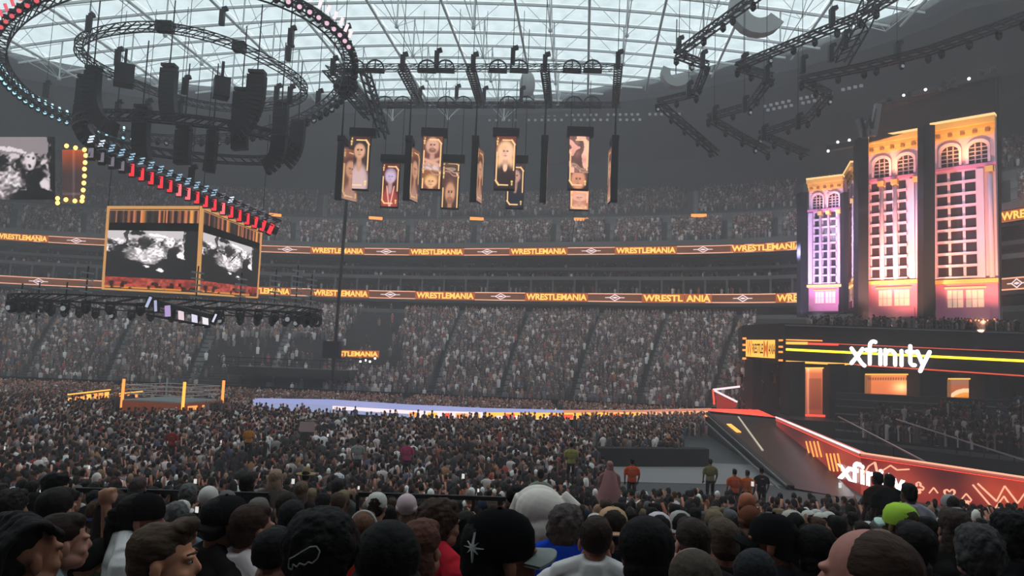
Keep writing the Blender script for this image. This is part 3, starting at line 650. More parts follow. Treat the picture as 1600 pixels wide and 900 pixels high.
# ---- towers ----
PL = mat('tower_plaster', (.80, .55, .66), .75, noise=.08, nscale=1.5); PK = mat('pink_plaster', (.80, .27, .44), .75, noise=.06, nscale=1.5); YW = mat('ochre_cornice', (.85, .55, .16), .6, noise=.1, nscale=3); PW = mat('tower_pane', (.035, .022, .03), .3, spec=.4)  # pink and lilac tower glow is partly put into the tower plaster colour
CW = mat('curtain_window', (.8, .6, .5), .7, emit=(1, .6, .42), es=.45)
O_CORN = emis('cornice_strip', (1, .55, .22), 1.4)
class Fr:
    def __init__(s, pl, pr, zb, zt):
        s.o = Vector((pl.x, pl.y, zb)); d = Vector((pr.x - pl.x, pr.y - pl.y, 0)); s.W = d.length; s.e = d.normalized(); s.n = Vector((s.e.y, -s.e.x, 0)); s.n = s.n if s.n.y < 0 or abs(s.n.y) < .3 and s.n.x < 0 else -s.n; s.H = zt - zb
    def p(s, a, h, n=0.): return s.o + s.e * a * s.W + Vector((0, 0, h * s.H)) + s.n * n
    def box(s, a0, a1, h0, h1, n0, n1):
        q = [s.p(a0, h0, n1), s.p(a1, h0, n1), s.p(a1, h0, n0), s.p(a0, h0, n0), s.p(a0, h1, n1), s.p(a1, h1, n1), s.p(a1, h1, n0), s.p(a0, h1, n0)]
        return MB().hexa(q)
def tower(lb, x0, x1, yb, yt, D0, D1, style):
    pl, pr = at(x0, yb, D0), at(x1, yb, D1); zb = pl.z; top = at(x0, yt, D0).z
    f = Fr(pl, pr, zb, top); r = empty('tower_facade', label=lb, cat='stage tower', group='lit hotel-like towers above the stage'); B = lambda nm, m_, *a: f.box(*a).build(nm, m_, r)
    B('facade_wall', PL, 0, 1, 0, .985, -1.5 if style != 'two' else -.25, 0)
    B('cornice', YW, -.02, 1.02, .93, .955, 0, .35); B('cornice', YW, -.03, 1.03, .955, .985, 0, .7); B('cornice_light', O_CORN, -.03, 1.03, .985, .997, -.2, .75); B('frieze', YW, -.01, 1.01, .905, .93, 0, .2)
    for k in range(5): B('bracket', mat('bracket_brown', (.35, .18, .06), .7), .06 + k * .2, .13 + k * .2, .915, .93, .2, .45)
    # arched windows
    for c in (.28, .74):
        w2 = .15; h0, h1 = .765, .835; n = 10
        arc = [(c - w2, h0), (c - w2, h1)] + [(c - w2 * math.cos(PI * i / n), h1 + .035 * math.sin(PI * i / n)) for i in range(1, n)] + [(c + w2, h1), (c + w2, h0)]
        b = MB(); b.add([f.p(a, h, .04) for a, h in arc] + [f.p(c, h0, .04)], [(i, i + 1, len(arc)) for i in range(len(arc) - 1)]); b.build('arched_window', PW, r)
        b = MB(); o_ = [(c + (a - c) * 1.28, h0 + (h - h0) * 1.14) for a, h in arc]
        for i in range(len(arc) - 1): b.hexa([f.p(*arc[i], 0), f.p(*arc[i + 1], 0), f.p(*o_[i + 1], 0), f.p(*o_[i], 0), f.p(*arc[i], .3), f.p(*arc[i + 1], .3), f.p(*o_[i + 1], .3), f.p(*o_[i], .3)])
        b.build('arch_trim', PL, r)
        b = MB()
        for t in (-.33, .33): b.bar(f.p(c + t * w2, h0, .1), f.p(c + t * w2, h1 + .03, .1), .1, .1)
        for hh in (.785, .805, .825, .845): b.bar(f.p(c - w2, hh, .1), f.p(c + w2, hh, .1), .1, .07)
        b.build('window_bars', mat('window_bars', (.6, .45, .5), .6), r)
    B('ledge', PK, -.02, 1.02, .745, .76, 0, .4)
    # window grid
    if style == 'wide': cols = [(.05, .22), (.27, .46), (.51, .68)]; pil = [(.0, .04), (.70, .82)]; colm = [.92]
    elif style == 'three': cols = [(.07, .21), (.35, .47), (.60, .73)]; pil = [(.0, .04), (.80, .90)]; colm = [.28, .54, .95]
    elif style == 'slim': cols = [(.18, .29), (.43, .54), (.66, .78)]; pil = [(0, .12)]; colm = [.36, .60, .9]
    else: cols = [(.25, .45), (.6, .8)]; pil = []; colm = [.08, .52, .93]
    n = 9; h0, h1 = .20, .735; st_ = (h1 - h0) / n
    for k in range(n):
        for a, b_ in cols: f.box(a, b_, h0 + k * st_ + st_ * .22, h0 + (k + 1) * st_ - .002, .0, .05).build('window_pane', PW, r)
        B('sill', PL, cols[0][0] - .03, cols[-1][1] + .02, h0 + k * st_ + .0, h0 + k * st_ + st_ * .2, .0, .28)
    for a, b_ in pil: B('pilaster', PL, a, b_, h0, h1, 0, .35)
    for c in colm:
        b = MB(); b.tube(f.p(c, h0, .25), f.p(c, h1 - .01, .25), .045 * f.W, 12, .04 * f.W); b.build('column', PL, r, True); B('capital', YW, c - .06, c + .06, h1 - .022, h1 + .005, 0, .7)
    B('ledge', YW, -.02, 1.02, .175, .195, 0, .6)
    B('base_wall', PK, 0, 1, .0, .175, 0, .12); B('balcony_front', PK, .12, .88, .0, .05, .1, .4)
    for a, b_ in ((.2, .45), (.5, .78)):
        w_ = B('curtained_window', CW, a, b_, .06, .145, .12, .18)
        b = MB()
        for t in (.33, .66): b.bar(f.p(a + (b_ - a) * t, .06, .22), f.p(a + (b_ - a) * t, .145, .22), .06, .06)
        b.bar(f.p(a, .1, .22), f.p(b_, .1, .22), .06, .06); b.build('window_bars', PL, r)
    B('awning_light', O_CORN, .16, .82, .152, .16, .12, .45)
    return f, r
fA, _ = tower('leftmost and smallest lit tower facade, mostly lilac blue', 1264, 1318, 487, 280, 88, 85.5, 'slim')
fB, _ = tower('narrow lilac tower facade turned sideways between the small tower and the black pier', 1327, 1340, 486, 272, 90, 84, 'two')
fC, _ = tower('middle pink tower facade with three window columns and gold cornice', 1358, 1441, 496, 216, 86, 82, 'three')
fD, _ = tower('rightmost and tallest pink tower facade with a wide window grid', 1463, 1561, 500, 194, 80, 76, 'wide')
# unseen coloured lamps, added to make the towers glow
def spot(name, loc, tgt, col, e, ang=60, r=.3):
    l = bpy.data.lights.new(name, 'SPOT'); l.energy = e; l.color = col; l.spot_size = math.radians(ang); l.spot_blend = .7; l.shadow_soft_size = r
    o = bpy.data.objects.new(name, l); COL.objects.link(o); o.location = loc; o.rotation_euler = (Vector(tgt) - Vector(loc)).to_track_quat('-Z', 'Y').to_euler(); return o
def wash(f, lo, mid, hi, E):
    spot('added_tower_lamp', f.p(1.1, -.08, 11), f.p(.75, .35, 0), lo, E * 1.1, 62)
    spot('added_tower_lamp', f.p(.5, -.08, 9), f.p(.45, .5, 0), mid, E * 1.0, 62)
    spot('added_side_lamp', f.p(-.9, .5, 10.0), f.p(.3, .55, 0), hi, E * .2, 62)
    spot('added_tower_lamp', f.p(.5, .72, 3.0), f.p(.5, .98, 0), (1, .42, .12), E * .10, 80)
OR_, PKc, BLc = (1, .46, .27), (1, .44, .36), (.75, .6, .95)
wash(fD, OR_, PKc, BLc, 23000); wash(fC, OR_, PKc, BLc, 19500); wash(fA, (.7, .52, .85), (.6, .55, 1), (.48, .50, 1), 7500); spot('added_side_lamp', fB.p(.5, .4, 7), fB.p(.5, .4, 0), (.5, .45, 1), 2500, 100)
# black piers and drape frame between the towers
sf = empty('scenery_frame', label='black drape frame and dark piers around and above the lit towers', cat='stage frame')
for (x0, x1, yt, yb, Y) in [(1251, 1262, 300, 495, 88), (1318, 1326, 300, 490, 84.5), (1341, 1357, 215, 497, 82), (1443, 1461, 195, 502, 78), (1560, 1565, 118, 500, 76.5)]:
    quadbox(x0, yt, x1, yb, Y, 1.2, M_dark, 'pier', sf)
tp = [at(1372, 162, 84), at(1557, 117, 77), at(1557, 183, 77), at(1460, 196, 80.5), at(1442, 206, 82), at(1358, 222, 85), at(1358, 182, 85)]
dv = Vector((.5, 1.5, 0))
b = MB(); b.add(tp + [p + dv for p in tp], [tuple(range(7)), tuple(range(13, 6, -1))] + [(i, (i + 1) % 7, 7 + (i + 1) % 7, 7 + i) for i in range(7)]); b.build('top_drape', M_drape, sf)
MB().bar(at(1372, 160, 83.8), at(1559, 116, 76.8), .5).build('top_truss', M_truss, sf); MB().bar(at(1559, 116, 76.8), at(1559, 185, 76.8), .35).build('top_truss', M_truss, sf)
b = MB().bar(at(1291, 233, 84), at(1350, 222, 83), .9, .6).build('side_truss', M_truss, sf)
LMP = ['left end of the side truss', 'middle of the side truss', 'right end of the side truss', 'left end of the top truss', 'middle of the top truss', 'right end of the top truss']
for n, (x, y, Y) in enumerate([(1294, 236, 83.5), (1309, 222, 83.3), (1327, 219, 83), (1412, 149, 82), (1446, 140, 80.5), (1514, 123, 78)]):
    tag(MB().ell(at(x, y, Y), (.16, .16, .16), 8, 5).build('lamp', O_WHITE), 'small bright white lamp at the ' + LMP[n] + ' above the towers', 'lamp', 'white lamps on the stage truss')
for n, (x, y) in enumerate([(1390, 158), (1420, 150), (1473, 135), (1490, 131), (1533, 118), (1552, 113)]):
    r = empty('moving_light', at(x, y, 79), 0, nth(n + 1) + ' small dark fixture from the left on the top truss over the towers', 'stage light', 'dark fixtures on the stage truss')
    MB().box((0, 0, -.3), (.6, .5, .4)).build('base', M_black, r); MB().ell((0, 0, .25), (.35, .35, .45), 8, 6).build('head', M_black, r)
# W emblem
r = empty('zigzag_emblem', label='large dark metal zigzag letter emblem at the top left of the black frame', cat='emblem')
Mw = mat('emblem_grey', (.12, .11, .12), .4, .5)
Wt = [(1341, 186), (1350, 216), (1356, 190), (1364, 212), (1372, 163)]
for p, q in zip(Wt[:-1], Wt[1:]): MB().bar(at(p[0], p[1], 82), at(q[0], q[1], 82), .7, .5).build('stroke', Mw, r)
Wt = [(1346, 184), (1353, 203), (1358, 186), (1363, 200), (1369, 170)]
for p, q in zip(Wt[:-1], Wt[1:]): MB().bar(at(p[0], p[1], 81.5), at(q[0], q[1], 81.5), .2, .2).build('stroke', M_black, r)
# platform right of stage under canopy, tiered, with rails
vp = empty('viewing_platform', label='dark tiered viewing platform behind the red light wall', cat='platform')
b = MB()
T0 = [(1310, 655, 64), (1640, 690, 52)]
for k in range(7):
    a0 = at(1305, 690, 58 + 2.0 * k); a1 = at(1660, 740, 46 + 3.2 * k); z = .9 + .55 * k
    a2 = at(1305, 690, 60 + 2.0 * k); a3 = at(1660, 740, 49.2 + 3.2 * k)
    b.hexa([z3(a0, 0), z3(a1, 0), z3(a3, 0), z3(a2, 0), z3(a0, z), z3(a1, z), z3(a3, z), z3(a2, z)])
b.build('tier', M_dark, vp)
for (x0, y0, D0_, x1, y1, D1_) in [(1310, 651, 60, 1446, 722, 44), (1400, 655, 55, 1610, 722, 45)]:
    a, c = at(x0, y0, D0_), at(x1, y1, D1_); MB().bar(a, c, .08, .08).build('hand_rail', mat('rail_grey', (.3, .3, .34), .3, .6), vp); b = MB()
    for k in range(11): q = a.lerp(c, k / 10); b.bar(q, q - Vector((0, 0, 1.0)), .05, .05)
    tag(b.build('rail_posts', M_truss, vp), None, kind='stuff')
# ================= HANGING RIGS =================
def lattice(b, P, side=.55, closed=False, ch=.07, vertical=False):
    """box truss along the points P"""
    n = len(P); rng = range(n if closed else n - 1); off = []
    for i in range(n):
        a = P[(i - 1) % n] if closed or i > 0 else P[i]; c = P[(i + 1) % n] if closed or i < n - 1 else P[i]; d = (c - a).normalized()
        sx = d.cross(Vector((0, 0, 1))); sx = (sx.normalized() if sx.length > .05 else Vector((1, 0, 0))) * side / 2; sz = sx.cross(d).normalized() * side / 2
        off.append([P[i] - sx - sz, P[i] + sx - sz, P[i] + sx + sz, P[i] - sx + sz])
    for i in rng:
        j = (i + 1) % n
        for k in range(4): b.bar(off[i][k], off[j][k], ch)
        b.bar(off[i][0], off[j][3] if i % 2 else off[j][3], ch * .7); b.bar(off[i][1], off[j][2], ch * .7); b.bar(off[i][3], off[j][2], ch * .7); b.bar(off[i][0], off[i][1], ch * .7); b.bar(off[i][2], off[i][3], ch * .7)
    return b
def seg(a, b, step=1.0):
    n = max(1, int((b - a).length / step)); return [a.lerp(b, i / n) for i in range(n + 1)]
# fixtures (shared meshes)
def fixture_proto(name, body, lens, lens_m):
    return body.mesh(name, M_black), (lens.mesh(name + '_lens', lens_m) if lens else None)
fx_b = MB().box((0, 0, -.12), (.34, .3, .2)); fx_b.box((-.2, 0, -.38), (.06, .16, .4)); fx_b.box((.2, 0, -.38), (.06, .16, .4)); fx_b.ell((0, 0, -.5), (.2, .2, .26), 8, 6)
FXB = fx_b.mesh('moving_light', M_black, False)
def lensm(nm, c, e): return MB().add([(.15 * math.cos(t), -.08, 0 + .15 * math.sin(t)) for t in [k * PI / 4 for k in range(8)]] + [(.15 * math.cos(t), -.14, .15 * math.sin(t)) for t in [k * PI / 4 for k in range(8)]], [tuple(range(8, 16)), tuple(range(7, -1, -1))] + [(k, (k + 1) % 8, 8 + (k + 1) % 8, 8 + k) for k in range(8)]).mesh(nm, emis(nm, c, e))
LENS = {'cyan': lensm('cyan_lens', (.45, .85, 1.0), 1.2), 'red': lensm('red_lens', (1, .12, .16), .8), 'pink': lensm('pink_lens', (1, .6, .75), .9), 'dark': None, 'grey': lensm('grey_lens', (.6, .65, .7), .35)}
for k in LENS:
    if LENS[k]: LENS[k].transform(Matrix.Translation((0, -.12, -.5)) @ Matrix.Scale(.9, 4))
def moving_light(loc, lens='dark', sc=1.0, rz=0., label='', group=''):
    o = obj('moving_light', FXB, None, loc); o.scale = (sc,) * 3; o.rotation_euler.z = rz; tag(o, label, 'stage light', group)
    if LENS[lens]: c = obj('lens', LENS[lens], o)
    return o
def lab_lights(): pass
def circle_pts(c, R, n, sq=2.0, rot=0., ax=1.0):
    out = []
    for i in range(n):
        t = 2 * PI * i / n; x = math.copysign(abs(math.cos(t)) ** (2 / sq), math.cos(t)) * R; y = math.copysign(abs(math.sin(t)) ** (2 / sq), math.sin(t)) * R * ax
        out.append(Vector((c[0] + x * math.cos(rot) - y * math.sin(rot), c[1] + x * math.sin(rot) + y * math.cos(rot), c[2])))
    return out
# big circle truss
RCX = (-29.3, 61.0)
big = circle_pts((RCX[0], RCX[1], 28.5), 12.1, 96, 2.0, .70, 20.86 / 12.13)
tr_ = empty('circle_truss', (0, 0, 0), 0, 'largest round lighting truss hanging high above the ring', 'truss')
lattice(MB(), big, .7, True, .09).build('truss_frame', M_truss, tr_)
cnt_ = {}
for i in range(0, 96):
    p = big[i]; d = (p - Vector((RCX[0], RCX[1], 28.5))).normalized(); px_ = pix(p)[0]; back = d.y > .15; pp = pix(p)
    ln = 'cyan' if (pp[0] < 215 and pp[1] > 45) else ('red' if pp[0] < 140 else ('pink' if pp[1] < 70 and pp[0] > 400 else ('grey' if i % 3 == 0 and back else 'dark')))
    cnt_[ln] = cnt_.get(ln, 0) + 1
    where = nth(cnt_[ln]) + ' ' + {'cyan': 'cyan moving light counting round the left side of the large round truss', 'red': 'red moving light counting round the near side of the large round truss', 'pink': 'pink moving light counting round the right side of the large round truss', 'grey': 'pale moving light counting round the far side of the large round truss', 'dark': 'unlit moving light counting round the large round truss'}[ln]
    moving_light(p + d * .55 + Vector((0, 0, .2)), ln, 1.15, math.atan2(-RCX[0] * 0 + p.x - 0, p.y) * -1, where, 'lights on the large round truss')
    if ln in ('cyan', 'red', 'pink'):
        MB().bar(d * .5 + p + Vector((0, 0, .45)), d * .75 + p + Vector((0, 0, .95)), .16, .16).build('light_strip', {'cyan': O_CYAN, 'red': emis('strip_red', (1, .12, .18), .9), 'pink': O_PALEPINK}[ln], tr_)
# inner truss
inn = [Vector((p.x, p.y, 29.07)) for p in circle_pts((-27.1, 60.4, 29.07), 8.54, 60, 2.5, 1.147, 7.67 / 8.54)]
t2 = empty('rounded_truss', (0, 0, 0), 0, 'smaller rounded triangle truss inside the large round truss', 'truss'); lattice(MB(), inn, .55, True, .07).build('truss_frame', M_truss, t2)
for (px, py, wd) in [(258, 42, 1.3), (374, 73, 1.0)]:
    MB().box(at(px, py, 57 if px < 300 else 60), (wd, .8, .8)).build('junction_box', M_black, t2)
low = circle_pts((at(300, 180, 65).x, 65, 24.6), 8.8, 60, 2.4, .2, .7)
t3 = empty('lower_truss', (0, 0, 0), 0, 'dark loop truss carrying the hanging loudspeakers over the ring', 'truss'); lattice(MB(), low, .7, True, .13).build('truss_frame', M_truss, t3)
# loudspeaker arrays
def array(px, py, Y, n, curve, lb, w=1.25, hh=.36, face=0.):
    r = empty('line_array', at(px, py, Y), face, lb, 'loudspeaker', 'curved loudspeaker columns above the ring')
    p = Vector((0, 0, 0)); a = 0.0; m = MB().box((0, 0, .25), (w * .9, .9, .25)); m.bar((0, 0, .3), (0, 0, 6), .08); m.build('rigging_frame', M_truss, r)
    mb = MB()
    for k in range(n):
        fr = Matrix.Rotation(-a, 3, 'X') if False else Matrix.Rotation(a, 3, 'Y'); q = p + fr @ Vector((0, 0, -hh / 2)); mb.box(q, (w, .8, hh * .93), fr); p = p + fr @ Vector((0, 0, -hh)); a -= curve * (k / n) * 2 / n * PI / 180 * 1.0
    tag(mb.build('speaker_cabinet', M_black, r), None, kind='stuff'); return r
ARR = [(146, 112, 58, 16, 95, 'tallest curved loudspeaker column at the left of the group', 1.1), (133, 125, 60, 8, 5, 'short straight loudspeaker column at the far left of the group', 1.0), (265, 108, 60, 12, 22, 'straight loudspeaker column in the middle of the group'), (402, 118, 58, 15, -70, 'broad curved loudspeaker column right of the hanging box pair', 1.4), (378, 145, 62, 14, 8, 'straight dark column beside the broad curved column'),
       (440, 165, 66, 8, 10, 'short column under the right bend of the loop truss'), (466, 195, 66, 11, -60, 'hooked loudspeaker column at the far right of the group'), (437, 213, 62, 9, -95, 'small hook shaped column lowest at the right'), (130, 165, 62, 10, 85, 'curved column under the left end of the loop truss'), (223, 172, 60, 12, 20, 'dark column below the left hanging box'), (288, 205, 62, 8, 5, 'short column at the bottom middle of the loop truss'), (333, 205, 62, 10, -8, 'narrow column right of the bottom middle', .8)]
for a in ARR: array(*a)
for (px, py, w, lb) in [(194, 118, 1.5, 'dark hanging speaker box on the left of the inner truss'), (346, 138, 1.25, 'dark hanging speaker box right of the middle column')]:
    r = empty('hanging_speaker_box', at(px, py, 60), .5, lb, 'loudspeaker'); MB().box((0, 0, 0), (w, w, 1.7)).build('cabinet', M_black, r); MB().bar((0, 0, .8), (0, 0, 2.3), .22).build('hanger', M_truss, r)
# chain motors (J shaped dark items under the roof)
def motor(px, py, Y, lb, s=1.0):
    r = empty('chain_motor', at(px, py, Y), 0, lb, 'chain motor', 'chain motors under the roof')
    MB().bar((0, 0, 0), (0, 0, -1.5 * s), .42 * s, .42 * s).bar((0, 0, 0), (.45 * s, 0, .15 * s), .4 * s, .35 * s).build('chain_bag', M_black, r); MB().tube((0, 0, 0), (0, 0, 9), .03, 4).build('chain', M_truss, r)
MOT = [(140, 25, 62), (185, 78, 62), (348, 15, 62), (452, 72, 66), (290, 122, 62), (433, 135, 66), (454, 136, 66), (498, 143, 68), (455, 45, 60), (540, 42, 58), (73, 130, 70), (185, 160, 68), (232, 158, 68), (282, 158, 66), (300, 262, 62), (683, 80, 62), (740, 86, 62), (802, 76, 62), (852, 86, 62), (966, 82, 62), (657, 138, 80), (714, 135, 80), (757, 138, 80), (815, 138, 80), (630, 86, 62), (521, 92, 62),
       (1061, 60, 66), (1098, 82, 66), (1162, 86, 66), (1198, 104, 66), (1300, 14, 58), (1320, 50, 60), (1298, 72, 62), (1254, 90, 64), (1402, 68, 60), (1163, 153, 70), (1116, 168, 72), (1193, 198, 72), (1247, 180, 70), (1076, 130, 70)]
for n, (px, py, Y) in enumerate(sorted(MOT)): motor(px, py, Y, '%s dark hooked chain motor from the left, hanging %s the roof' % (nth(n + 1), 'high under' if py < 100 else 'well below'), .95)
# rectangular truss grid over the banners
g = empty('banner_truss_grid', (0, 0, 0), 0, 'long rectangular truss grid over the hanging portrait banners', 'truss')
Yn, Yf = 62, 80
NL = seg(at(522, 106, Yn), at(970, 106, Yn), 1.0); FL = seg(at(560, 164, Yf), at(970, 164, Yf), 1.0)
lattice(MB(), NL, .5, False, .06).build('near_beam', M_truss, g); lattice(MB(), FL, .5, False, .08).build('far_beam', M_truss, g)
for xa, xb in ((524, 575), (628, 657), (735, 752), (851, 858), (966, 961)): lattice(MB(), seg(at(xa, 106, Yn), at(xb, 164, Yf), 1.0), .65, False, .11).build('cross_beam', M_truss, g)
lattice(MB(), seg(at(570, 112, 63), at(600, 212, 60), 1.0), .6, False, .14).build('cross_beam', M_truss, g); lattice(MB(), seg(at(510, 108, 63), at(576, 182, 60), .8), .55, False, .12).build('cross_beam', M_truss, g)
MB().ell(at(540, 135, 62), (1.1, .8, .9), 10, 6).build('cable_bundle', M_black, g)
for Y, xs, yy in ((Yn, (556, 586, 667, 696, 778, 811, 894, 926), 106), (Yf, (601, 629, 697, 724, 794, 822, 897, 925), 163)):
    for n, x in enumerate(xs):
        p = at(x, yy, Y); r = empty('hoist_bracket', p, 0, '%s arched hoist bracket from the left on the %s beam of the banner truss' % (nth(n + 1), 'near' if Y == Yn else 'far'), 'bracket', 'hoist brackets on the banner truss')
        b = MB(); R_ = .75 * Y / 62; b.box((0, 0, -.25), (1.6 * Y / 62, .5, .3)); b.build('bar', M_black, r); b = MB()
        for k in range(6): t0, t1 = PI * k / 6, PI * (k + 1) / 6; b.bar((R_ * math.cos(t0), 0, R_ * .95 * math.sin(t0)), (R_ * math.cos(t1), 0, R_ * .95 * math.sin(t1)), .12)
        b.bar((0, 0, 0), (0, 0, R_ * .9), .1); b.build('arch', M_truss, r)
# zigzag trusses at right
ZZ = [('zigzag truss nearest the banners', [(1210, -25, 56), (1130, 32, 60), (1057, 85, 64), (1104, 102, 67), (1088, 145, 70), (1028, 160, 74), (1120, 240, 78)]),
      ('middle zigzag truss', [(1420, -20, 54), (1345, 25, 57), (1240, 68, 62), (1152, 104, 66), (1205, 120, 69), (1172, 165, 72), (1107, 184, 76), (1160, 215, 78), (1200, 236, 80)]),
      ('zigzag truss closest to the stage towers', [(1640, 12, 50), (1560, 42, 54), (1450, 80, 58), (1350, 105, 62), (1252, 125, 66), (1296, 148, 69), (1262, 185, 73), (1188, 210, 77), (1262, 240, 80)]),
      ('short diagonal truss hanging from the roof edge', [(1372, -20, 58), (1345, 40, 59), (1312, 98, 60)])]
for nm, L in ZZ:
    r = empty('zigzag_truss', (0, 0, 0), 0, 'dark ' + nm, 'truss', 'zigzag trusses on the stage side'); P = [at(*q) for q in L]
    allp = []
    for k, (a, b_) in enumerate(zip(P[:-1], P[1:])):
        s_ = seg(a, b_, 1.0); lattice(MB(), s_, .55 if 'short' not in nm else 1.1, False, .12).build('truss_section', M_truss, r); allp += s_[::2]
    if 'short' in nm: continue
    for k, p in enumerate(allp[:30]): moving_light(p + Vector((0, 0, -.3)), 'grey' if k % 7 == 0 else 'dark', 1.0, 0, nth(k + 1) + ' moving light from the top along the ' + nm, 'lights under the zigzag trusses')
# roof discs and capsule
for (px, py, Y, R_, lb, rt) in [(1188, 8, 88, 3.6, 'large pale half ring hanging under the roof at the top edge', .9), (1058, 112, 100, 2.1, 'pale half ring hanging under the roof over the nearest zigzag truss', .7)]:
    r = empty('pale_half_ring', at(px, py, Y), 0, lb, 'loudspeaker'); b = MB(); A = [];
    for rr, z in ((R_, 0), (R_ * .45, .0)):
        A.append([Matrix.Rotation(rt, 3, 'Y') @ Vector((rr * math.cos(t), 0, -rr * math.sin(t))) for t in [PI * k / 10 - .3 for k in range(11)]])
    b.strip(A[0], A[1]); d_ = Vector((0, 1.6, 0)); b.strip([p + d_ for p in A[0]], [p + d_ for p in A[1]]); b.strip(A[0], [p + d_ for p in A[0]]); b.strip(A[1], [p + d_ for p in A[1]]); b.build('horn', mat('pale_grey_plastic', (.35, .36, .36), .6), r)
    MB().tube((0, .8, 0), (0, .8, 8), .08, 5).build('hanger', M_truss, r)
r = empty('pale_capsule', at(824, 132, 100), 0, 'pale grey capsule hanging behind the banner truss', 'loudspeaker'); MB().ell((0, 0, 0), (1.1, 1.0, 2.0), 10, 8).build('capsule', MATS['pale_grey_plastic'], r, True); MB().tube((0, 0, 1.8), (0, 0, 8), .06, 5).build('hanger', M_truss, r)

# canopy beam with red and cyan panels
cb = empty('panel_beam', (0, 0, 0), 0, 'slanting canopy beam lined with red panels and cyan lamps over the screen cube', 'light beam')
A_, B_ = at(138, 226, 52), at(432, 352, 62)
lattice(MB(), seg(A_ + Vector((0, .5, .1)), B_ + Vector((0, .5, .1)), .8), .7, False, .10).build('truss_frame', M_truss, cb)
MB().bar(A_ + Vector((0, .2, -.55)), B_ + Vector((0, .2, -.55)), .3, .5).build('housing', M_black, cb)
NP = 21
redm = emis('panel_red', (1, .03, .05), 1.1); redh = emis('panel_red_hot', (1, .12, .14), 1.5); greym = emis('panel_grey', (.35, .30, .36), .5); cyw = emis('panel_cyan', (.45, .72, .95), .8); whw = emis('panel_white_blue', (.75, .85, 1), 1.3)
for k in range(NP):
    t = (k + .3) / NP; p = A_.lerp(B_, t); r = empty('panel_light', p, 0.1 + max(0, k - 17) * .2, ('%s panel light from the upper left end of the slanting canopy beam, ' % nth(k + 1)) + ('lit red' if k > 3 else 'pale grey'), 'stage light', 'panel lights on the canopy beam')
    w_ = .36; f_ = Matrix.Rotation((k - 17) * .12 if k > 17 else -.04, 3, 'Y')
    MB().box((0, .12, -.5), (w_ + .1, .2, 1.1), f_).build('housing', M_black, r)
    MB().box((0, 0, -.5), (w_, .05, .92 if k > 3 else .7), f_).build('lit_face', greym if k < 4 else (redh if k in (9, 10, 14) else redm), r)
    b = MB()
    for q in range(3): b.box((-.12 + .05 * q, 0, .30 + .2 * q), (.36, .06, .09), Matrix.Rotation(-.25, 3, 'Y'))
    b.build('lamp_strip', whw if k < 2 or k == 15 else (cyw if k < 14 else greym), r)
# lower canopy piece with white and lilac panels
cb2 = empty('lower_panel_beam', (0, 0, 0), 0, 'short slanting beam with white and lilac panels under the screen cube', 'light beam')
A2, B2 = at(232, 468, 54), at(328, 494, 50); MB().bar(A2, B2, .4, .3).bar(A2 + Vector((0, 0, -1.1)), B2 + Vector((0, 0, -.7)), .2, .15).build('housing', M_black, cb2)
for k, (px, py, c) in enumerate([(232, 472, (.65, .72, 1)), (243, 478, (.6, .6, .9)), (262, 486, (.62, .45, .85)), (283, 494, (.95, .72, .8)), (304, 499, (.85, .82, 1)), (321, 502, (1, .95, 1)), (335, 497, (.8, .8, 1))]):
    r = empty('panel_light', at(px, py, 52), 0, nth(k + 1) + ' white or lilac panel light from the left, hanging under the screen cube', 'stage light', 'panel lights under the cube'); f_ = Matrix.Rotation(.35 if k in (0, 6) else -.12, 3, 'Y')
    MB().box((0, .12, 0), (.42, .18, .95), f_).build('housing', M_black, r); MB().box((0, 0, 0), (.18 if k in (0, 1) else .38 if k < 6 else .12, .06, .78 if k < 6 else .6), f_).build('lit_face', emis('panel_%d' % k, c, .9 if k > 2 else .7), r)

# low loop of fixtures round the cube base
lowc = circle_pts((-27.5, 60, CAMZ + 3.1), 11.6, 44, 2.3, .1, .55)
t4 = empty('low_truss_loop', (0, 0, 0), 0, 'low hanging dark truss loop around the base of the screen cube', 'truss'); lattice(MB(), lowc, .5, True, .1).build('truss_frame', M_truss, t4)
for k, p in enumerate(lowc[::1]): moving_light(p + Vector((0, 0, -.1)), 'grey' if k % 5 == 0 else 'dark', 1.35, 0, '%s moving light counting round the low truss loop under the screen cube' % nth(k + 1), 'lights on the low truss loop')
def stack(px, py, Y, n, lb):
    r = empty('louvre_light_stack', at(px, py, Y), 0, lb, 'stage light', 'stacked light bars on the low truss'); b = MB().bar((0, 0, .2), (0, 0, -n * .48), .08); b.build('pole', M_truss, r)
    for k in range(n): MB().box((0, -.05, -.3 - .46 * k), (.85, .25, .12), Matrix.Rotation(.12, 3, 'Y')).build('light_bar', mat('pale_bar', (.35, .36, .38), .4), r)
for a in [(35, 447, 56, 6), (62, 445, 56, 6), (105, 445, 58, 4), (138, 420, 54, 6), (432, 425, 60, 6), (466, 418, 62, 7), (488, 432, 64, 7), (310, 420, 55, 6), (378, 430, 58, 5)]:
    sn_ = globals().setdefault('sn_', 0) + 1; stack(*a, nth(sn_) + ' stack of pale light bars ' + ('left of' if a[0] < 160 else 'right of' if a[0] > 400 else 'in front of') + ' the screen cube')

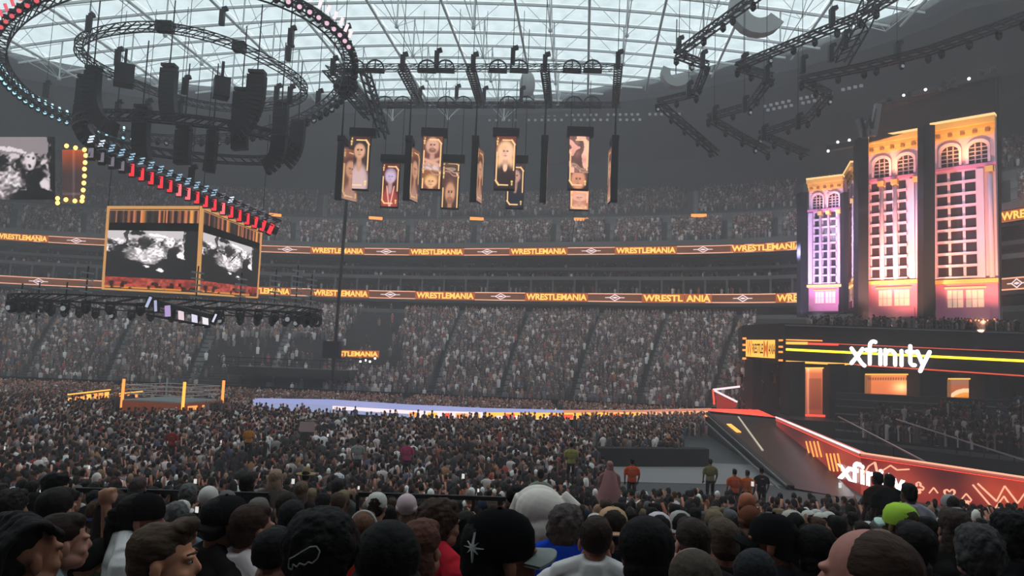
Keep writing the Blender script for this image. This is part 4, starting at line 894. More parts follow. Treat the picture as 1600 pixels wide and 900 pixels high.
# ================= SCREEN CUBE =================
GOLD = mat('gold_frame', (.6, .32, .12), .4, .4, emit=(1, .48, .16), es=.55)
def soft(x, w_=.02): return 1 / (1 + np.exp(-x / w_))
def blob(S, T, cx_, cy_, rx, ry, w_=.15): return soft(1 - ((S - cx_) / rx) ** 2 - ((T - cy_) / ry) ** 2, w_)
def hashn(S, T, sx, sy, sd): return np.modf(np.abs(np.sin(np.floor(S * sx) * 12.9898 + np.floor(T * sy) * 78.233 + sd) * 43758.5453))[0]
def vnoise(S, T, sx, sy, sd):
    x, y = S * sx, T * sy; fx, fy = x - np.floor(x), y - np.floor(y); fx = fx * fx * (3 - 2 * fx); fy = fy * fy * (3 - 2 * fy)
    h = lambda a, b: hashn(a / sx + 1e-6, b / sy + 1e-6, sx, sy, sd); X, Y = np.floor(x), np.floor(y)
    return (h(X, Y) * (1 - fx) + h(X + 1, Y) * fx) * (1 - fy) + (h(X, Y + 1) * (1 - fx) + h(X + 1, Y + 1) * fx) * fy
def bwfn(S, T):
    S0, T0 = S, T; S = S + .022 * (vnoise(S0, T0, 14, 10, 7.) - .5) + .02 * (vnoise(S0, T0, 40, 30, 2.) - .5); T = T + .035 * (vnoise(S0, T0, 16, 9, 11.) - .5) + .03 * (vnoise(S0, T0, 45, 28, 6.) - .5)
    n = np.clip((vnoise(S, T, 16, 12, 3.) * .45 + vnoise(S, T, 45, 34, 9.) * .55 - .28) * 2.3, 0, 1)
    edge = .30 + .45 * np.clip((.55 - S), 0, 1) ** .8 * 0 + .12 * np.sin(S * 5); L = np.where(T > .42, .16 + .75 * n, .12)
    L = np.where((T > .84) & (S < .84), .72, L); L = L * np.where((S > .20) & (S < .25), .3, 1)
    L = np.maximum(L, .92 * blob(S, T, .17, .78, .055, .11) * (.7 + .3 * n)); L *= 1 - .8 * blob(S, T, .18, .60, .10, .09)
    L = L * (1 - blob(S, T, .35, .95, .09, .05)); L = np.maximum(L, .7 * blob(S, T, .33, .80, .08, .09) * (.5 + .8 * n))
    L *= 1 - .7 * blob(S, T, .43, .75, .07, .13); L = np.maximum(L, .8 * blob(S, T, .30, .48, .14, .16) * (.55 + .5 * n)); L = np.maximum(L, .95 * blob(S, T, .50, .45, .13, .17) * (.6 + .5 * n)); L = np.maximum(L, .95 * blob(S, T, .60, .55, .07, .12) * (.6 + .5 * n))
    L = np.maximum(L, .95 * blob(S, T, .71, .76, .045, .12)); L *= 1 - .6 * blob(S, T, .71, .70, .015, .015, .3) - .5 * blob(S, T, .695, .80, .008, .015, .3) - .5 * blob(S, T, .728, .80, .008, .015, .3)
    L = np.where((T > .0) & (S > .86), .10, L); L = np.where((T < .33 - .18 * S + .1 * np.sin(S * 7)), .10, L)
    L *= 1 - .9 * soft(.20 - abs(S - .05) - (T - .2) * .0, .03) * (T < .55); L = np.where((T < .62) & (S > .68) & (S < .80), .11, L)
    L = np.maximum(L, .95 * blob(S, T, .83, .48, .03, .09) * (T > .42)); L = np.maximum(L, .95 * blob(S, T, .62, .17, .04, .05)); L = np.maximum(L, .95 * blob(S, T, .45, .22, .05, .04))
    st = np.abs((T - .92) + (S - .5) * .35); L = np.where((S > .48) & (S < .68) & (st < .02), .95, L)
    L = np.where((T < .52 - .62 * S) | ((T < .30) & (S > .70)) , .10, L); L = np.clip(L, .1, 1); return np.stack([L, L * .96, L * .97], -1)
def curtain(S, T):
    n = hashn(S, T * 0, 60, 1, 2.) ; b_ = np.clip(n * 1.1 - .15, 0, 1)[:, None] * np.array([.95, .45, .25]) + .16; b_ *= (.6 + .4 * np.sin(S * 90))[:, None]
    b_ += (np.exp(-((S - .4) / .02) ** 2) + np.exp(-((S - .92) / .03) ** 2) + .7 * np.exp(-((S - .62) / .01) ** 2))[:, None] * np.array([.7, .45, .15]); return b_
def lowcrowd(S, T):
    n = vnoise(S, T, 30, 6, 5.); m2 = vnoise(S, T, 60, 12, 8.); c = np.stack([.45 + .5 * n, .16 + .5 * n * m2, .14 + .35 * n * m2], -1); c[(T < .12)] = [.95, .6, .25]; c *= (1 - .7 * (vnoise(S, T, 24, 4, 1.) > .62) * (T < .7))[:, None]; return c
cube = empty('screen_cube', (0, 0, 0), 0, 'gold framed hanging screen cube with two large black and white pictures', 'screen cube')
def face(TL, TR, BR, BL, nm, fr_split=(.0, .12, .80, .86)):
    P_ = lambda s, t: (BL.lerp(BR, s)).lerp(TL.lerp(TR, s), t)
    nn = (BR - BL).cross(TL - BL).normalized(); 
    if nn.dot(C0 - BL) < 0: nn = -nn
    Pn = lambda s, t, n: P_(s, t) + nn * n
    paint('picture', lambda s, t: Pn(.01 + .97 * s, .155 + .55 * t, .04), bwfn, 150, 100, 1.35, cube)
    paint('curtain_band', lambda s, t: Pn(.02 + .96 * s, .80 + .15 * t, .04), curtain, 120, 4, .9, cube)
    paint('crowd_band', lambda s, t: Pn(.02 + .96 * s, .02 + .13 * t, .04), lowcrowd, 90, 10, .8, cube)
    b = MB(); B3 = nn * -.25; b.hexa([BL, BR, BR + B3, BL + B3, TL, TR, TR + B3, TL + B3]); b.build('screen_panel', M_black, cube)
    for s0, s1, t0, t1 in ((-.005, .022, 0, 1), (.978, 1.005, 0, 1), (0, 1, .965, 1.0), (0, 1, -.01, .012), (0, 1, .945, .952)):
        b = MB(); b.hexa([Pn(s0, t0, .06), Pn(s1, t0, .06), Pn(s1, t0, -.05), Pn(s0, t0, -.05), Pn(s0, t1, .06), Pn(s1, t1, .06), Pn(s1, t1, -.05), Pn(s0, t1, -.05)]); b.build('gold_frame_bar', GOLD, cube)
TL, BL = at(169, 322, 65), at(160, 451, 65); TC, BC = at(316, 322, 61.5), at(309, 459, 61.5); TR, BR = at(409, 360, 74), at(402, 465, 74)
face(TL, TC, BC, BL, 'left'); face(TC, TR, BR, BC, 'right')
MB().hexa([BL, BC, BR, BR + (BL - BC), TL, TC, TR, TR + (TL - TC)]).build('cube_core', M_dark, cube); cube.children[-1].scale = (1, 1, 1)
for p in (TL, TC, TR): MB().tube(p, p + Vector((0, 0, 12)), .04, 5).build('hanging_cable', M_truss, cube)
# far left screen and bulb sign
ls = empty('side_screen', (0, 0, 0), 0, 'dark hanging screen with a black and white picture cut by the left border', 'screen')
paint('picture', lambda s, t: at(-60 + 146 * s, 312 - 98 * t, 58), lambda S, T: np.clip((bwfn(S * .7 + .2, T * .75 + .3) - .33) * 1.6, .01, 1), 100, 70, .8, ls)
MB().hexa([at(-60, 312, 58.1), at(86, 312, 58.1), at(86, 312, 58.4), at(-60, 312, 58.4), at(-60, 214, 58.1), at(86, 214, 58.1), at(86, 214, 58.4), at(-60, 214, 58.4)]).build('screen_panel', M_black, ls)
bs = empty('bulb_sign', (0, 0, 0), 0, 'orange marquee sign edged with round glowing bulbs beside the side screen', 'sign')
paint('sign_face', lambda s, t: at(97 + 36 * s, 318 - 84 * t, 57), lambda S, T: np.stack([.28 + .55 * np.clip(T * 2 - 1.1, 0, 1), .2 + .12 * np.clip(T * 2 - 1.1, 0, 1), .2 - .08 * np.clip(T * 2 - 1.1, 0, 1)], -1) + (np.exp(-((S - .5) / .05) ** 2) * .15)[:, None] + (np.exp(-((T - .18) / .02) ** 2) * .18)[:, None], 24, 40, .8, bs)
MB().hexa([at(97, 318, 57.1), at(133, 318, 57.1), at(133, 318, 57.4), at(97, 318, 57.4), at(97, 234, 57.1), at(133, 234, 57.1), at(133, 234, 57.4), at(97, 234, 57.4)]).build('sign_body', M_black, bs)
for (px, py) in [(104, 228), (118, 231), (132, 234), (134, 243), (133, 254), (132, 264), (132, 275), (131, 286), (130, 297), (129, 308), (128, 314), (117, 314), (103, 312), (90, 310), (90, 317)]:
    MB().ell(at(px, py, 56.8), (.17, .12, .17), 8, 6).build('bulb', O_WARM, bs)

# ================= PORTRAIT BANNERS =================
def hex3(h): return np.array([int(h[i:i + 2], 16) / 255 for i in (0, 2, 4)])
def mixc(c, m, col): return c * (1 - m[:, None]) + np.array(col) * m[:, None]
def pip(c, S, T, x, y): return mixc(c, np.maximum(blob(S, T, x, y, .055, .022, .3), blob(S, T, x, y - .05, .035, .028, .3)), (1, .85, .5))
def border(c, S, T):
    g = (1, .80, .55); m = np.zeros_like(S)
    m = np.maximum(m, ((abs(S - .93) < .03) & (T > .35) & (T < .86))); m = np.maximum(m, ((abs(S - .07) < .03) & (T > .14) & (T < .70)))
    m = np.maximum(m, ((abs(T - .93) < .013) & (S > .3) & (S < .78))); m = np.maximum(m, ((abs(T - .07) < .013) & (S > .2) & (S < .68)))
    m = np.maximum(m, ((abs((S - .93) + (T - .93) * 2 + .14) < .05) & (S > .76) & (T > .84) & (T < .95))); m = np.maximum(m, ((abs((S - .07) + (T - .07) * 2 - .14) < .05) & (S < .22) & (T < .16)))
    return mixc(c, m.astype(float), g)
def portrait(hair, skin, top, bgc, cy=.66, long=False, beard=False, cross=False, mask=False, hairtop=True, sc=1.):
    sc *= 1.3
    hair, skin, top, bgc = map(hex3, (hair, skin, top, bgc))
    def fn(S, T):
        c = np.tile(bgc, (len(S), 1)) * (.7 + .5 * T)[:, None]
        if long: c = mixc(c, np.maximum(blob(S, T, .5, cy, .34 * sc, .17 * sc), blob(S, T, .5, cy - .18, .42, .22)), hair)
        c = mixc(c, blob(S, T, .5, cy - .46 * sc, .50, .28 * sc), top)
        c = mixc(c, blob(S, T, .5, cy - .17 * sc, .13, .12 * sc), skin * .82)
        if long: c = mixc(c, blob(S, T, .5, cy - .30, .10, .07), skin)
        else: c = mixc(c, soft(.12 - abs(S - .5) * 1.6 - (T - (cy - .28)) * .0, .02) * soft(T - (cy - .38), .01) * soft(cy - .2 - T, .01), skin * .9)
        if hairtop and not long: c = mixc(c, blob(S, T, .5, cy + .045, .27 * sc, .13 * sc), hair)
        c = mixc(c, blob(S, T, .5, cy, .22 * sc, .115 * sc), skin)
        c = mixc(c, blob(S, T, .42, cy - .03, .1, .06, .6) * .35, skin * .7)
        if long: c = mixc(c, blob(S, T, .38, cy + .075, .18, .05), hair * .95)
        for ex in (.415, .585): c = mixc(c, blob(S, T, ex, cy + .015, .045, .01, .4), (.12, .08, .07)); c = mixc(c, blob(S, T, ex, cy + .033, .06, .006, .4) * .8, hair * .6)
        c = mixc(c, blob(S, T, .5, cy - .02, .025, .03, .4) * .5, skin * .75); c = mixc(c, blob(S, T, .5, cy - .072, .08, .009, .4) * .8, (.6, .28, .25))
        if beard: c = mixc(c, blob(S, T, .5, cy - .10, .19, .05) * .55 * (1 - blob(S, T, .5, cy - .075, .08, .014)), hair * .9)
        if cross:
            c = mixc(c, soft(.035 - abs((T - (cy - .34)) - (S - .5) * .16), .006) * soft(.4 - abs(S - .5), .02), skin * .95); c = mixc(c, soft(.035 - abs((T - (cy - .36)) + (S - .5) * .16), .006) * soft(.4 - abs(S - .5), .02), skin)
        if mask: 
            for k in range(5): c = mixc(c, soft(.008 - abs((T - cy - .08 + k * .04) - .3 * (S - .5) ** 2), .003) * blob(S, T, .5, cy, .26, .13), (.75, .72, 1.0))
            c = mixc(c, soft(.03 - abs(S - .30 - (cy - .2 - T) * .4), .01) * (T < cy - .2), (1, .75, .7)); c = mixc(c, soft(.03 - abs(S - .74 + (cy - .2 - T) * .4), .01) * (T < cy - .2), (1, .75, .7))
        c = border(c, S, T); c = pip(c, S, T, .08, .90); c = mixc(c, blob(S, T, .10, .955, .035, .02, .3), (1, .85, .5)); c = pip(c, S, T, .86, .14); return c * 1.0
    return fn
def swirl(c, S, T, y):
    m = soft(.014 - abs(T - y - .05 * np.tanh((.5 - S) * 8)), .004); return mixc(c, m, (.72, .55, .48))
def split_fn(fa, fb, y=.36):
    def fn(S, T):
        up_ = fa(S, np.clip((T - y) / (1 - y) * .72 + .28, 0, 1)); dn = fb(S, np.clip(T / y * .5 + .42, 0, 1)); c = np.where((T > y)[:, None], up_, dn); c = swirl(c, S, T, y + .03); c = swirl(c, S, T, y - .04); return c
    return fn
def abstract(S, T):
    n = vnoise(S, T, 5, 9, 4.); r = np.sin((S * 7 + np.sin(T * 14) * 1.6) + n * 3); L = .25 + .5 * (r > .2) + .25 * n; c = np.stack([L * .95 + .1, L * .7 + .05, L * .62 + .05], -1)
    low_ = (T < .30)[:, None]; c2 = portrait('5a3a30', 'd89070', 'c07060', '3a201c', .17, sc=1.3)(S, T); c = np.where(low_, c2, c); c = swirl(c, S, T, .37); c = swirl(c, S, T, .42); c = border(c, S, T); return c
BN = [  # cx, top, bottom, width, header(x0,x1,y0,y1), Y, painter, label
    (561.5, 212, 297, 32, (544, 586, 199, 212), 62, portrait('1e1614', 'd8a080', 'c8a8a8', '3a2220', .72), 'tall banner of a short haired man in an open light jacket'),
    (610, 255, 324, 27, (593, 632, 241, 252), 66, portrait('a090b0', 'c8a0a0', 'a04038', '4a1c1c', .68, mask=True, hairtop=True), 'low banner of a figure in a silver headpiece with a dark red costume'),
    (675, 212, 297, 31, (656, 698, 199, 212), 62, split_fn(portrait('4a2a20', 'd8a088', 'd8c0c0', '6a3a30', .80, beard=True, cross=True, sc=1.25), portrait('c09050', 'e8b080', 'c08048', '7a4830', .6)), 'tall banner of a bearded man with crossed arms above a second upside figure'),
    (704, 254, 326, 27, (690, 725, 241, 252), 66, split_fn(portrait('403020', 'a08878', '807060', '50382c', .5), portrait('6a4838', 'c89070', 'c08870', '4a3028', .62, beard=True), .80), 'low banner of a shouting bearded man'),
    (789.5, 212, 297, 32, (768, 810, 199, 212), 62, portrait('f0c090', 'f8c0a0', '2a1818', '5a2c24', .70, long=True), 'tall banner of a long haired blonde woman in a black top'),
    (805, 256, 326, 27, (792, 824, 242, 252), 66.5, portrait('503838', 'c09080', '22202c', '3a2a2c', .72), 'low banner half hidden behind the blonde woman banner'),
    (904, 212, 297, 31, (884, 926, 197, 212), 62, abstract, 'tall banner with swirling bronze shapes and the top of a face'),
    (905, 298, 328, 29, (888, 922, 296, 298), 66, portrait('d8a890', 'e8a890', 'e0a080', 'd88870', .62, sc=1.2), 'low pale banner under the swirling bronze banner')]
for n, (cx_, t0, b0, wd, hd, Y, fn, lb) in enumerate(BN):
    c = at(cx_, (t0 + b0) / 2, Y); k = Y / F; hh = (b0 - t0) * k; ww = wd * k
    r = empty('portrait_banner', c, 0, lb, 'banner', 'hanging portrait banners'); n_v = int(60 * hh / 4.5) + 4
    paint('portrait_face', lambda s, t: Vector(((s - .5) * ww, -.14, (t - .5) * hh)), fn, 34, n_v * 2, 1.2, r)
    MB().box((0, 0, -.05), (ww * 1.06, .24, hh * 1.02 + .1)).build('banner_body', M_black, r)
    if n != 7:
        hx = ((hd[0] + hd[1]) / 2 - cx_) * k; hz_ = ((t0 + b0) / 2 - (hd[2] + hd[3]) / 2) * k; MB().box((hx, 0, hz_), ((hd[1] - hd[0]) * k, .7, (hd[3] - hd[2]) * k)).build('header_box', M_black, r)
        for s in (-.35, .35): MB().tube((hx + s * (hd[1] - hd[0]) * k, 0, hz_), (hx + s * (hd[1] - hd[0]) * k, 0, hz_ + (4.6 if Y < 64 else 5.5)), .03, 4).build('hanging_cable', M_truss, r)
# edge-on banners
EB = [(531, 218, 314, 'r', 20, 'edge-on banner at the left end of the row showing a warm sliver', 61), (637, 218, 315, 'r', 10, 'edge-on banner between the first and second portrait pairs', 61), (741, 218, 317, 'r', 8, 'edge-on banner between the bearded man and blonde woman banners', 61), (849.5, 217, 318, 'r', 2, 'thin edge-on banner right of the blonde woman banner', 61), (960, 217, 318, 'l', 2, 'thin edge-on banner at the right end of the row', 61)]
for (cx_, t0, b0, sd_, vis, lb, Y) in EB:
    c = at(cx_, (t0 + b0) / 2, Y); k = Y / F; hh = (b0 - t0) * k; r = empty('edge_on_banner', c, 0, lb, 'banner', 'hanging portrait banners'); dx = 1.7
    ax = vis * k; s = 1 if sd_ == 'r' else -1
    MB().box((0, 0, 0), (.55, .35, hh)).build('edge_case', M_black, r); MB().box((0, .6, hh / 2 + .15), (.6, 1.8, .45)).build('header_box', M_black, r)
    MB().tube((0, 0, hh / 2), (0, 0, hh / 2 + 5), .1, 5, .03).build('hanger', M_truss, r)
    q = lambda s_, t: Vector((s * (.26 + s_ * (ax if vis > 3 else .1)), -.05 + s_ * 1.5, (t - .5) * hh * .86 - .2))
    MB().hexa([q(0, 0) + Vector((-.05 * s, .1, 0)), q(1, 0) + Vector((-.05 * s, .1, 0)), q(1, 0) + Vector((-.2 * s, .2, 0)), q(0, 0) + Vector((-.2 * s, .2, 0)), q(0, 1) + Vector((-.05 * s, .1, 0)), q(1, 1) + Vector((-.05 * s, .1, 0)), q(1, 1) + Vector((-.2 * s, .2, 0)), q(0, 1) + Vector((-.2 * s, .2, 0))]).build('banner_body', M_black, r)
    paint('portrait_face', q, portrait('503028', 'e0a080', 'c09080', '7a4838', .6, sc=1.2), 14, 90, .85, r)
# ================= CROWD (masses too many to count) =================
M_crowd = mat('crowd_cloth_skin_hair', (.5, .5, .5), .85, attr='Col', spec=.15)
PAL_SHIRT = np.array([lin(c) for c in [(.11, .10, .10), (.13, .11, .115), (.16, .15, .16), (.10, .10, .12), (.22, .20, .21), (.33, .31, .32), (.50, .48, .48), (.78, .75, .74), (.88, .86, .85), (.55, .20, .18), (.25, .28, .38), (.42, .34, .30), (.30, .36, .38), (.60, .45, .30)]])
W_SHIRT = np.array([13, 13, 10, 9, 8, 7, 7, 7, 6, 2.4, 3.5, 6, 3, 1.6]); W_SHIRT = W_SHIRT / W_SHIRT.sum()
PAL_SKIN = np.array([lin(c) for c in [(.72, .52, .44), (.66, .46, .38), (.55, .37, .29), (.40, .27, .21), (.78, .60, .52)]])
PAL_HAIR = np.array([lin(c) for c in [(.08, .07, .07), (.10, .08, .07), (.16, .11, .09), (.28, .20, .15), (.55, .45, .35), (.85, .83, .80), (.12, .12, .13), (.45, .43, .42)]])
W_HAIR = np.array([22, 16, 14, 7, 3, 4, 14, 3]); W_HAIR = W_HAIR / W_HAIR.sum()
def tmpl_far():
    v = [(-.17, -.12, .45), (.17, -.12, .45), (.17, .12, .45), (-.17, .12, .45), (-.23, -.1, 1.38), (.23, -.1, 1.38), (.23, .1, 1.38), (-.23, .1, 1.38), (0, 0, 1.50)]
    f = [(0, 1, 5, 4), (1, 2, 6, 5), (2, 3, 7, 6), (3, 0, 4, 7), (4, 5, 8), (5, 6, 8), (6, 7, 8), (7, 4, 8)]; c = [0] * 8
    o = len(v); v += [(0, 0, 1.40), (.105, 0, 1.60), (0, .12, 1.60), (-.105, 0, 1.60), (0, -.12, 1.60), (.08, 0, 1.70), (0, .09, 1.70), (-.08, 0, 1.70), (0, -.09, 1.70), (0, 0, 1.74)]
    for k in range(4):
        a, b = o + 1 + k, o + 1 + (k + 1) % 4; f.append((o, b, a)); c.append(1 if k < 2 else 2)
        f.append((a, b, b + 4, a + 4)); c.append(1 if k < 2 else 2); f.append((a + 4, b + 4, o + 9)); c.append(2)
    return np.array(v), f, np.array(c)
def tmpl_mid(arms=0):
    v, f, c = [], [], []
    def ring(z, rx, ry, n=6, cx_=0, cy_=0): o = len(v); v.extend([(cx_ + rx * math.cos(2 * PI * i / n), cy_ + ry * math.sin(2 * PI * i / n), z) for i in range(n)]); return o
    def loft(rs, n, col):
        for a, b in zip(rs[:-1], rs[1:]):
            for i in range(n): f.append((a + i, a + (i + 1) % n, b + (i + 1) % n, b + i)); c.append(col)
        f.append(tuple(rs[-1] + i for i in range(n))); c.append(col)
    loft([ring(.35, .17, .13), ring(.95, .17, .12), ring(1.28, .21, .13), ring(1.42, .19, .10), ring(1.48, .07, .06)], 6, 0)
    a = [ring(1.45, .05, .05, 6), ring(1.52, .06, .075, 6, 0, .0)]; loft(a, 6, 1)
    r0, r1, r2, r3 = ring(1.50, .045, .05, 6, 0, .02), ring(1.56, .072, .085, 6), ring(1.64, .082, .10, 6), ring(1.71, .072, .088, 6); r4 = ring(1.76, .03, .04, 6)
    for a_, b_ in ((r0, r1), (r1, r2), (r2, r3), (r3, r4)):
        for i in range(6):
            front = i in (0, 1, 2); f.append((a_ + i, a_ + (i + 1) % 6, b_ + (i + 1) % 6, b_ + i)); c.append(2 if a_ >= r2 else (1 if front or a_ == r0 else 2))
    f.append(tuple(r4 + i for i in range(6))); c.append(2)
    for s in (-1, 1):
        up_ = arms == 2 or (arms == 1 and s == 1)
        J = [(s * .20, 0, 1.38), (s * .27, .02, 1.12), (s * .22, .16, .98)] if not up_ else [(s * .20, 0, 1.38), (s * .30, .12, 1.42), (s * .22, .22, 1.72)]
        for k, (p, q) in enumerate(zip(J[:-1], J[1:])):
            b = MB().tube(p, q, .05 - .01 * k, 4, .04 - .01 * k); o = len(v); v.extend(b.v); f.extend([tuple(i + o for i in t) for t in b.f]); c.extend([0 if k == 0 else 1] * len(b.f))
    return np.array(v, float), f, np.array(c)
def crowd_mesh(name, label, T_, P_, yaw, sc, shirt=None, skin=None, hair=None, dark=1.0, smooth=False, soft_=0.):
    """all members of a mass too numerous to build one by one, as ONE stuff object"""
    P_ = np.asarray(P_, float); N = len(P_); V, Fl, reg = T_
    cs, sn = np.cos(yaw), np.sin(yaw)
    X = V[None, :, 0] * cs[:, None] - V[None, :, 1] * sn[:, None]; Y = V[None, :, 0] * sn[:, None] + V[None, :, 1] * cs[:, None]; Z = np.broadcast_to(V[None, :, 2], X.shape)
    W = np.stack([X * sc[:, None] + P_[:, None, 0], Y * sc[:, None] + P_[:, None, 1], Z * sc[:, None] + P_[:, None, 2]], -1).reshape(-1, 3)
    nv = len(V); lens = np.array([len(t) for t in Fl]); flat = np.concatenate([np.array(t) for t in Fl])
    loops = (flat[None] + (np.arange(N) * nv)[:, None]).ravel(); tot = np.tile(lens, N); start = np.concatenate([[0], np.cumsum(tot)[:-1]])
    me = bpy.data.meshes.new(name); me.vertices.add(N * nv); me.vertices.foreach_set('co', W.astype(np.float32).ravel())
    me.loops.add(len(loops)); me.loops.foreach_set('vertex_index', loops.astype(np.int32)); me.polygons.add(len(tot)); me.polygons.foreach_set('loop_start', start.astype(np.int32)); me.polygons.foreach_set('loop_total', tot.astype(np.int32))
    if smooth: me.polygons.foreach_set('use_smooth', np.ones(len(tot), bool))
    me.update(calc_edges=True)
    cs_ = PAL_SHIRT[RNG.choice(len(PAL_SHIRT), N, p=W_SHIRT)] if shirt is None else shirt
    if soft_: cs_ = cs_ * (1 - soft_) + soft_ * .11
    ck = PAL_SKIN[RNG.choice(len(PAL_SKIN), N, p=[.3, .28, .2, .1, .12])]; ch = PAL_HAIR[RNG.choice(len(PAL_HAIR), N, p=W_HAIR)]
    if soft_: ch = ch * (1 - soft_ * .6) + soft_ * .6 * .08; ck = ck * (1 - soft_ * .3) + soft_ * .3 * .2
    allc = np.stack([cs_, ck, ch], 1) * np.array([1.08, .97, .97]) * (dark * RNG.uniform(.7, 1.25, (N, 1, 1))); C_ = allc[:, reg, :].reshape(-1, 3)
    at_ = me.attributes.new('Col', 'FLOAT_COLOR', 'FACE'); at_.data.foreach_set('color', np.c_[np.clip(C_, 0, 1), np.ones(len(C_))].astype(np.float32).ravel())
    me.materials.append(M_crowd); o = obj(name, me); tag(o, label, None, None, 'stuff'); return o
RINGC = np.array([-29.5, 64.5])
def yaw_to(P_, tx, ty): return np.arctan2(ty - P_[:, 1], tx - P_[:, 0]) - PI / 2
TF = tmpl_far(); TM = [tmpl_mid(0), tmpl_mid(1), tmpl_mid(2)]
def stand_people(fa, fb, za, zb, n, pitch, a0, a1, aisles, fill=.93, aw=1.0, carve=None, sl=0.):
    out = []
    for k in range(n):
        t = (k + .55) / n; z = za + (zb - za) * (k + 1) / n
        r = fa(0).lerp(fb(0), t).length; a = a0
        while a < a1:
            p = fa(a).lerp(fb(a), t); a += pitch / p.length * RNG.uniform(.8, 1.2)
            if RNG.random() > fill: continue
            if any(abs(a - q - sl * t) * p.length < aw for q in aisles): continue
            if carve and carve(a, t): continue
            out.append((p.x + RNG.normal(0, .06), p.y + RNG.normal(0, .08), z - .25 + RNG.uniform(-.12, .1)))
    return np.array(out)
pa_ = lambda x: azpx(x, 560)
def carve_lo(a, t):
    px = 800 + F * math.tan(a)
    if 325 < px < 520 and t < .52: return not (RNG.random() < .10)
    if 548 < px < 640 and t > .45: return RNG.random() < (.97 if abs(px - (595 + (t - .7) * 60)) < 38 else .3)
    if 520 < px < 640 and .2 < t <= .45: return RNG.random() < .85
    return False
P1 = stand_people(lo_a, lo_b, .6, 13.6, LOWR, .55, pa_(-80), pa_(1180), [azpx(x) for x in AIS_LO], .95, .55, carve_lo, LOSL)
crowd_mesh('lower_grandstand_crowd', 'thousands of spectators filling the lower grandstand behind the ring and ramp', TF, P1, yaw_to(P1, 0, 60) + RNG.normal(0, .3, len(P1)), RNG.uniform(.88, 1.05, len(P1)), dark=1.75, soft_=.42)
P2 = stand_people(lambda a: RIB(a, 1.4), lambda a: RIB(a, 15), 26.4, 32.6, 16, .55, pa_(-60), pa_(1640), [azpx(x) for x in AIS_UP], .9, 1.0)
crowd_mesh('upper_grandstand_crowd', 'hazy mass of spectators in the upper grandstand above the higher light board', TF, P2, yaw_to(P2, 0, 60) + RNG.normal(0, .3, len(P2)), RNG.uniform(.88, 1.05, len(P2)), dark=1.5, soft_=.45)
P3 = stand_people(lambda a: RIB(a, 16.5), lambda a: RIB(a, 33), 34.5, 42.6, 18, .6, pa_(-60), pa_(1640), [azpx(x + 40) for x in AIS_UP[::2]], .85, 1.2)
crowd_mesh('top_grandstand_crowd', 'faint hazy mass of spectators in the topmost grandstand', TF, P3, yaw_to(P3, 0, 60) + RNG.normal(0, .3, len(P3)), RNG.uniform(.88, 1.05, len(P3)), dark=1.0, soft_=.5)
L_ = []
for off_, z in ((3.0, 17.7), (4.2, 17.9), (3.3, 20.3), (4.6, 20.5), (4.6, 22.1)):
    a = pa_(-60)
    while a < pa_(1240):
        p = RIB(a, off_); a += .8 / p.length * RNG.uniform(.8, 1.6)
        if RNG.random() < .62: L_.append((p.x, p.y, z))
P4 = np.array(L_); crowd_mesh('suite_crowd', 'spectators along the suite balconies between the two light boards', TF, P4, yaw_to(P4, 0, 60), RNG.uniform(.85, 1.0, len(P4)), dark=1.0)
# floor crowd beyond and around ring
def ramp_y(x, arr): xs = [p.x for p in arr]; ys = [p.y for p in arr]; return np.interp(x, xs, ys)
def in_ring(x, y, m=1.8): return math.hypot(x - cx.x, y - cx.y) < hw * 1.414 + m - 1.2
L_ = []
y = 27.6
while y < 88:
    x = -.78 * y - 6
    xmax = .78 * y
    while x < xmax:
        x += RNG.uniform(.42, .72); yy = y + RNG.normal(0, .1)
        if in_ring(x, yy): continue
        if x > N_[0].x - 1 and ramp_y(x, N_) - .6 < yy < ramp_y(x, Fa) + .8: continue
        if x > at(1100, 650, yy).x - (1.5 if yy < 62 else -50): continue
        if yy > INN(math.atan2(x, yy)).y - .8: continue
        if RNG.random() < .07 or (abs((x + 12) % 17) < .9) : continue
        q = 800 + F * x / yy
        if q > 950 and 28.2 < yy < 46.5: continue
        if q > 1105 and yy > 28: continue
        if 460 < q < 950 and 40 < yy < 42 and RNG.random() < .7: continue
        L_.append((x, yy, 0.))
    y += .86
P5 = np.array(L_); near = P5[:, 1] < 64
crowd_mesh('far_floor_crowd', 'packed floor spectators beyond the ring and the long ramp', TF, P5[~near], yaw_to(P5[~near], -10, 62) + RNG.normal(0, .4, (~near).sum()), RNG.uniform(.86, 1.0, (~near).sum()), dark=1.6, soft_=.35)
def ckdn(P_, lbl, name, tgt, dark=1.5, sc=(.9, 1.05)):
    s = RNG.choice(3, len(P_), p=[.78, .15, .07])
    V_ = []
    # three arm poses merged into one object
    obs = []
    for k in range(3):
        q = P_[s == k]; obs.append(crowd_mesh(name, lbl, TM[k], q, yaw_to(q, *tgt) + RNG.normal(0, .5, len(q)), RNG.uniform(*sc, len(q)), dark=dark, smooth=False, soft_=.12))
    bm = bmesh.new(); 
    for o in obs: bm.from_mesh(o.data)
    me = obs[0].data; bm.to_mesh(me); bm.free()
    for o in obs[1:]: d = o.data; bpy.data.objects.remove(o); bpy.data.meshes.remove(d)
    return obs[0]
def keep_floor(p):
    hx, hy = pix((p[0], p[1], 1.72))
    if 175 < hx < 365 and hy < 633: return False
    if hx > 392 and hy < np.interp(hx, [q[0] for q in RN], [q[1] for q in RN]) + 3 and RNG.random() < .8: return False
    return True
P5n = np.array([p for p in P5[near] if keep_floor(p)])
ckdn(P5n, 'packed standing floor spectators between the near terrace and the long ramp', 'floor_crowd', (-20, 68), sc=(.86, .98))
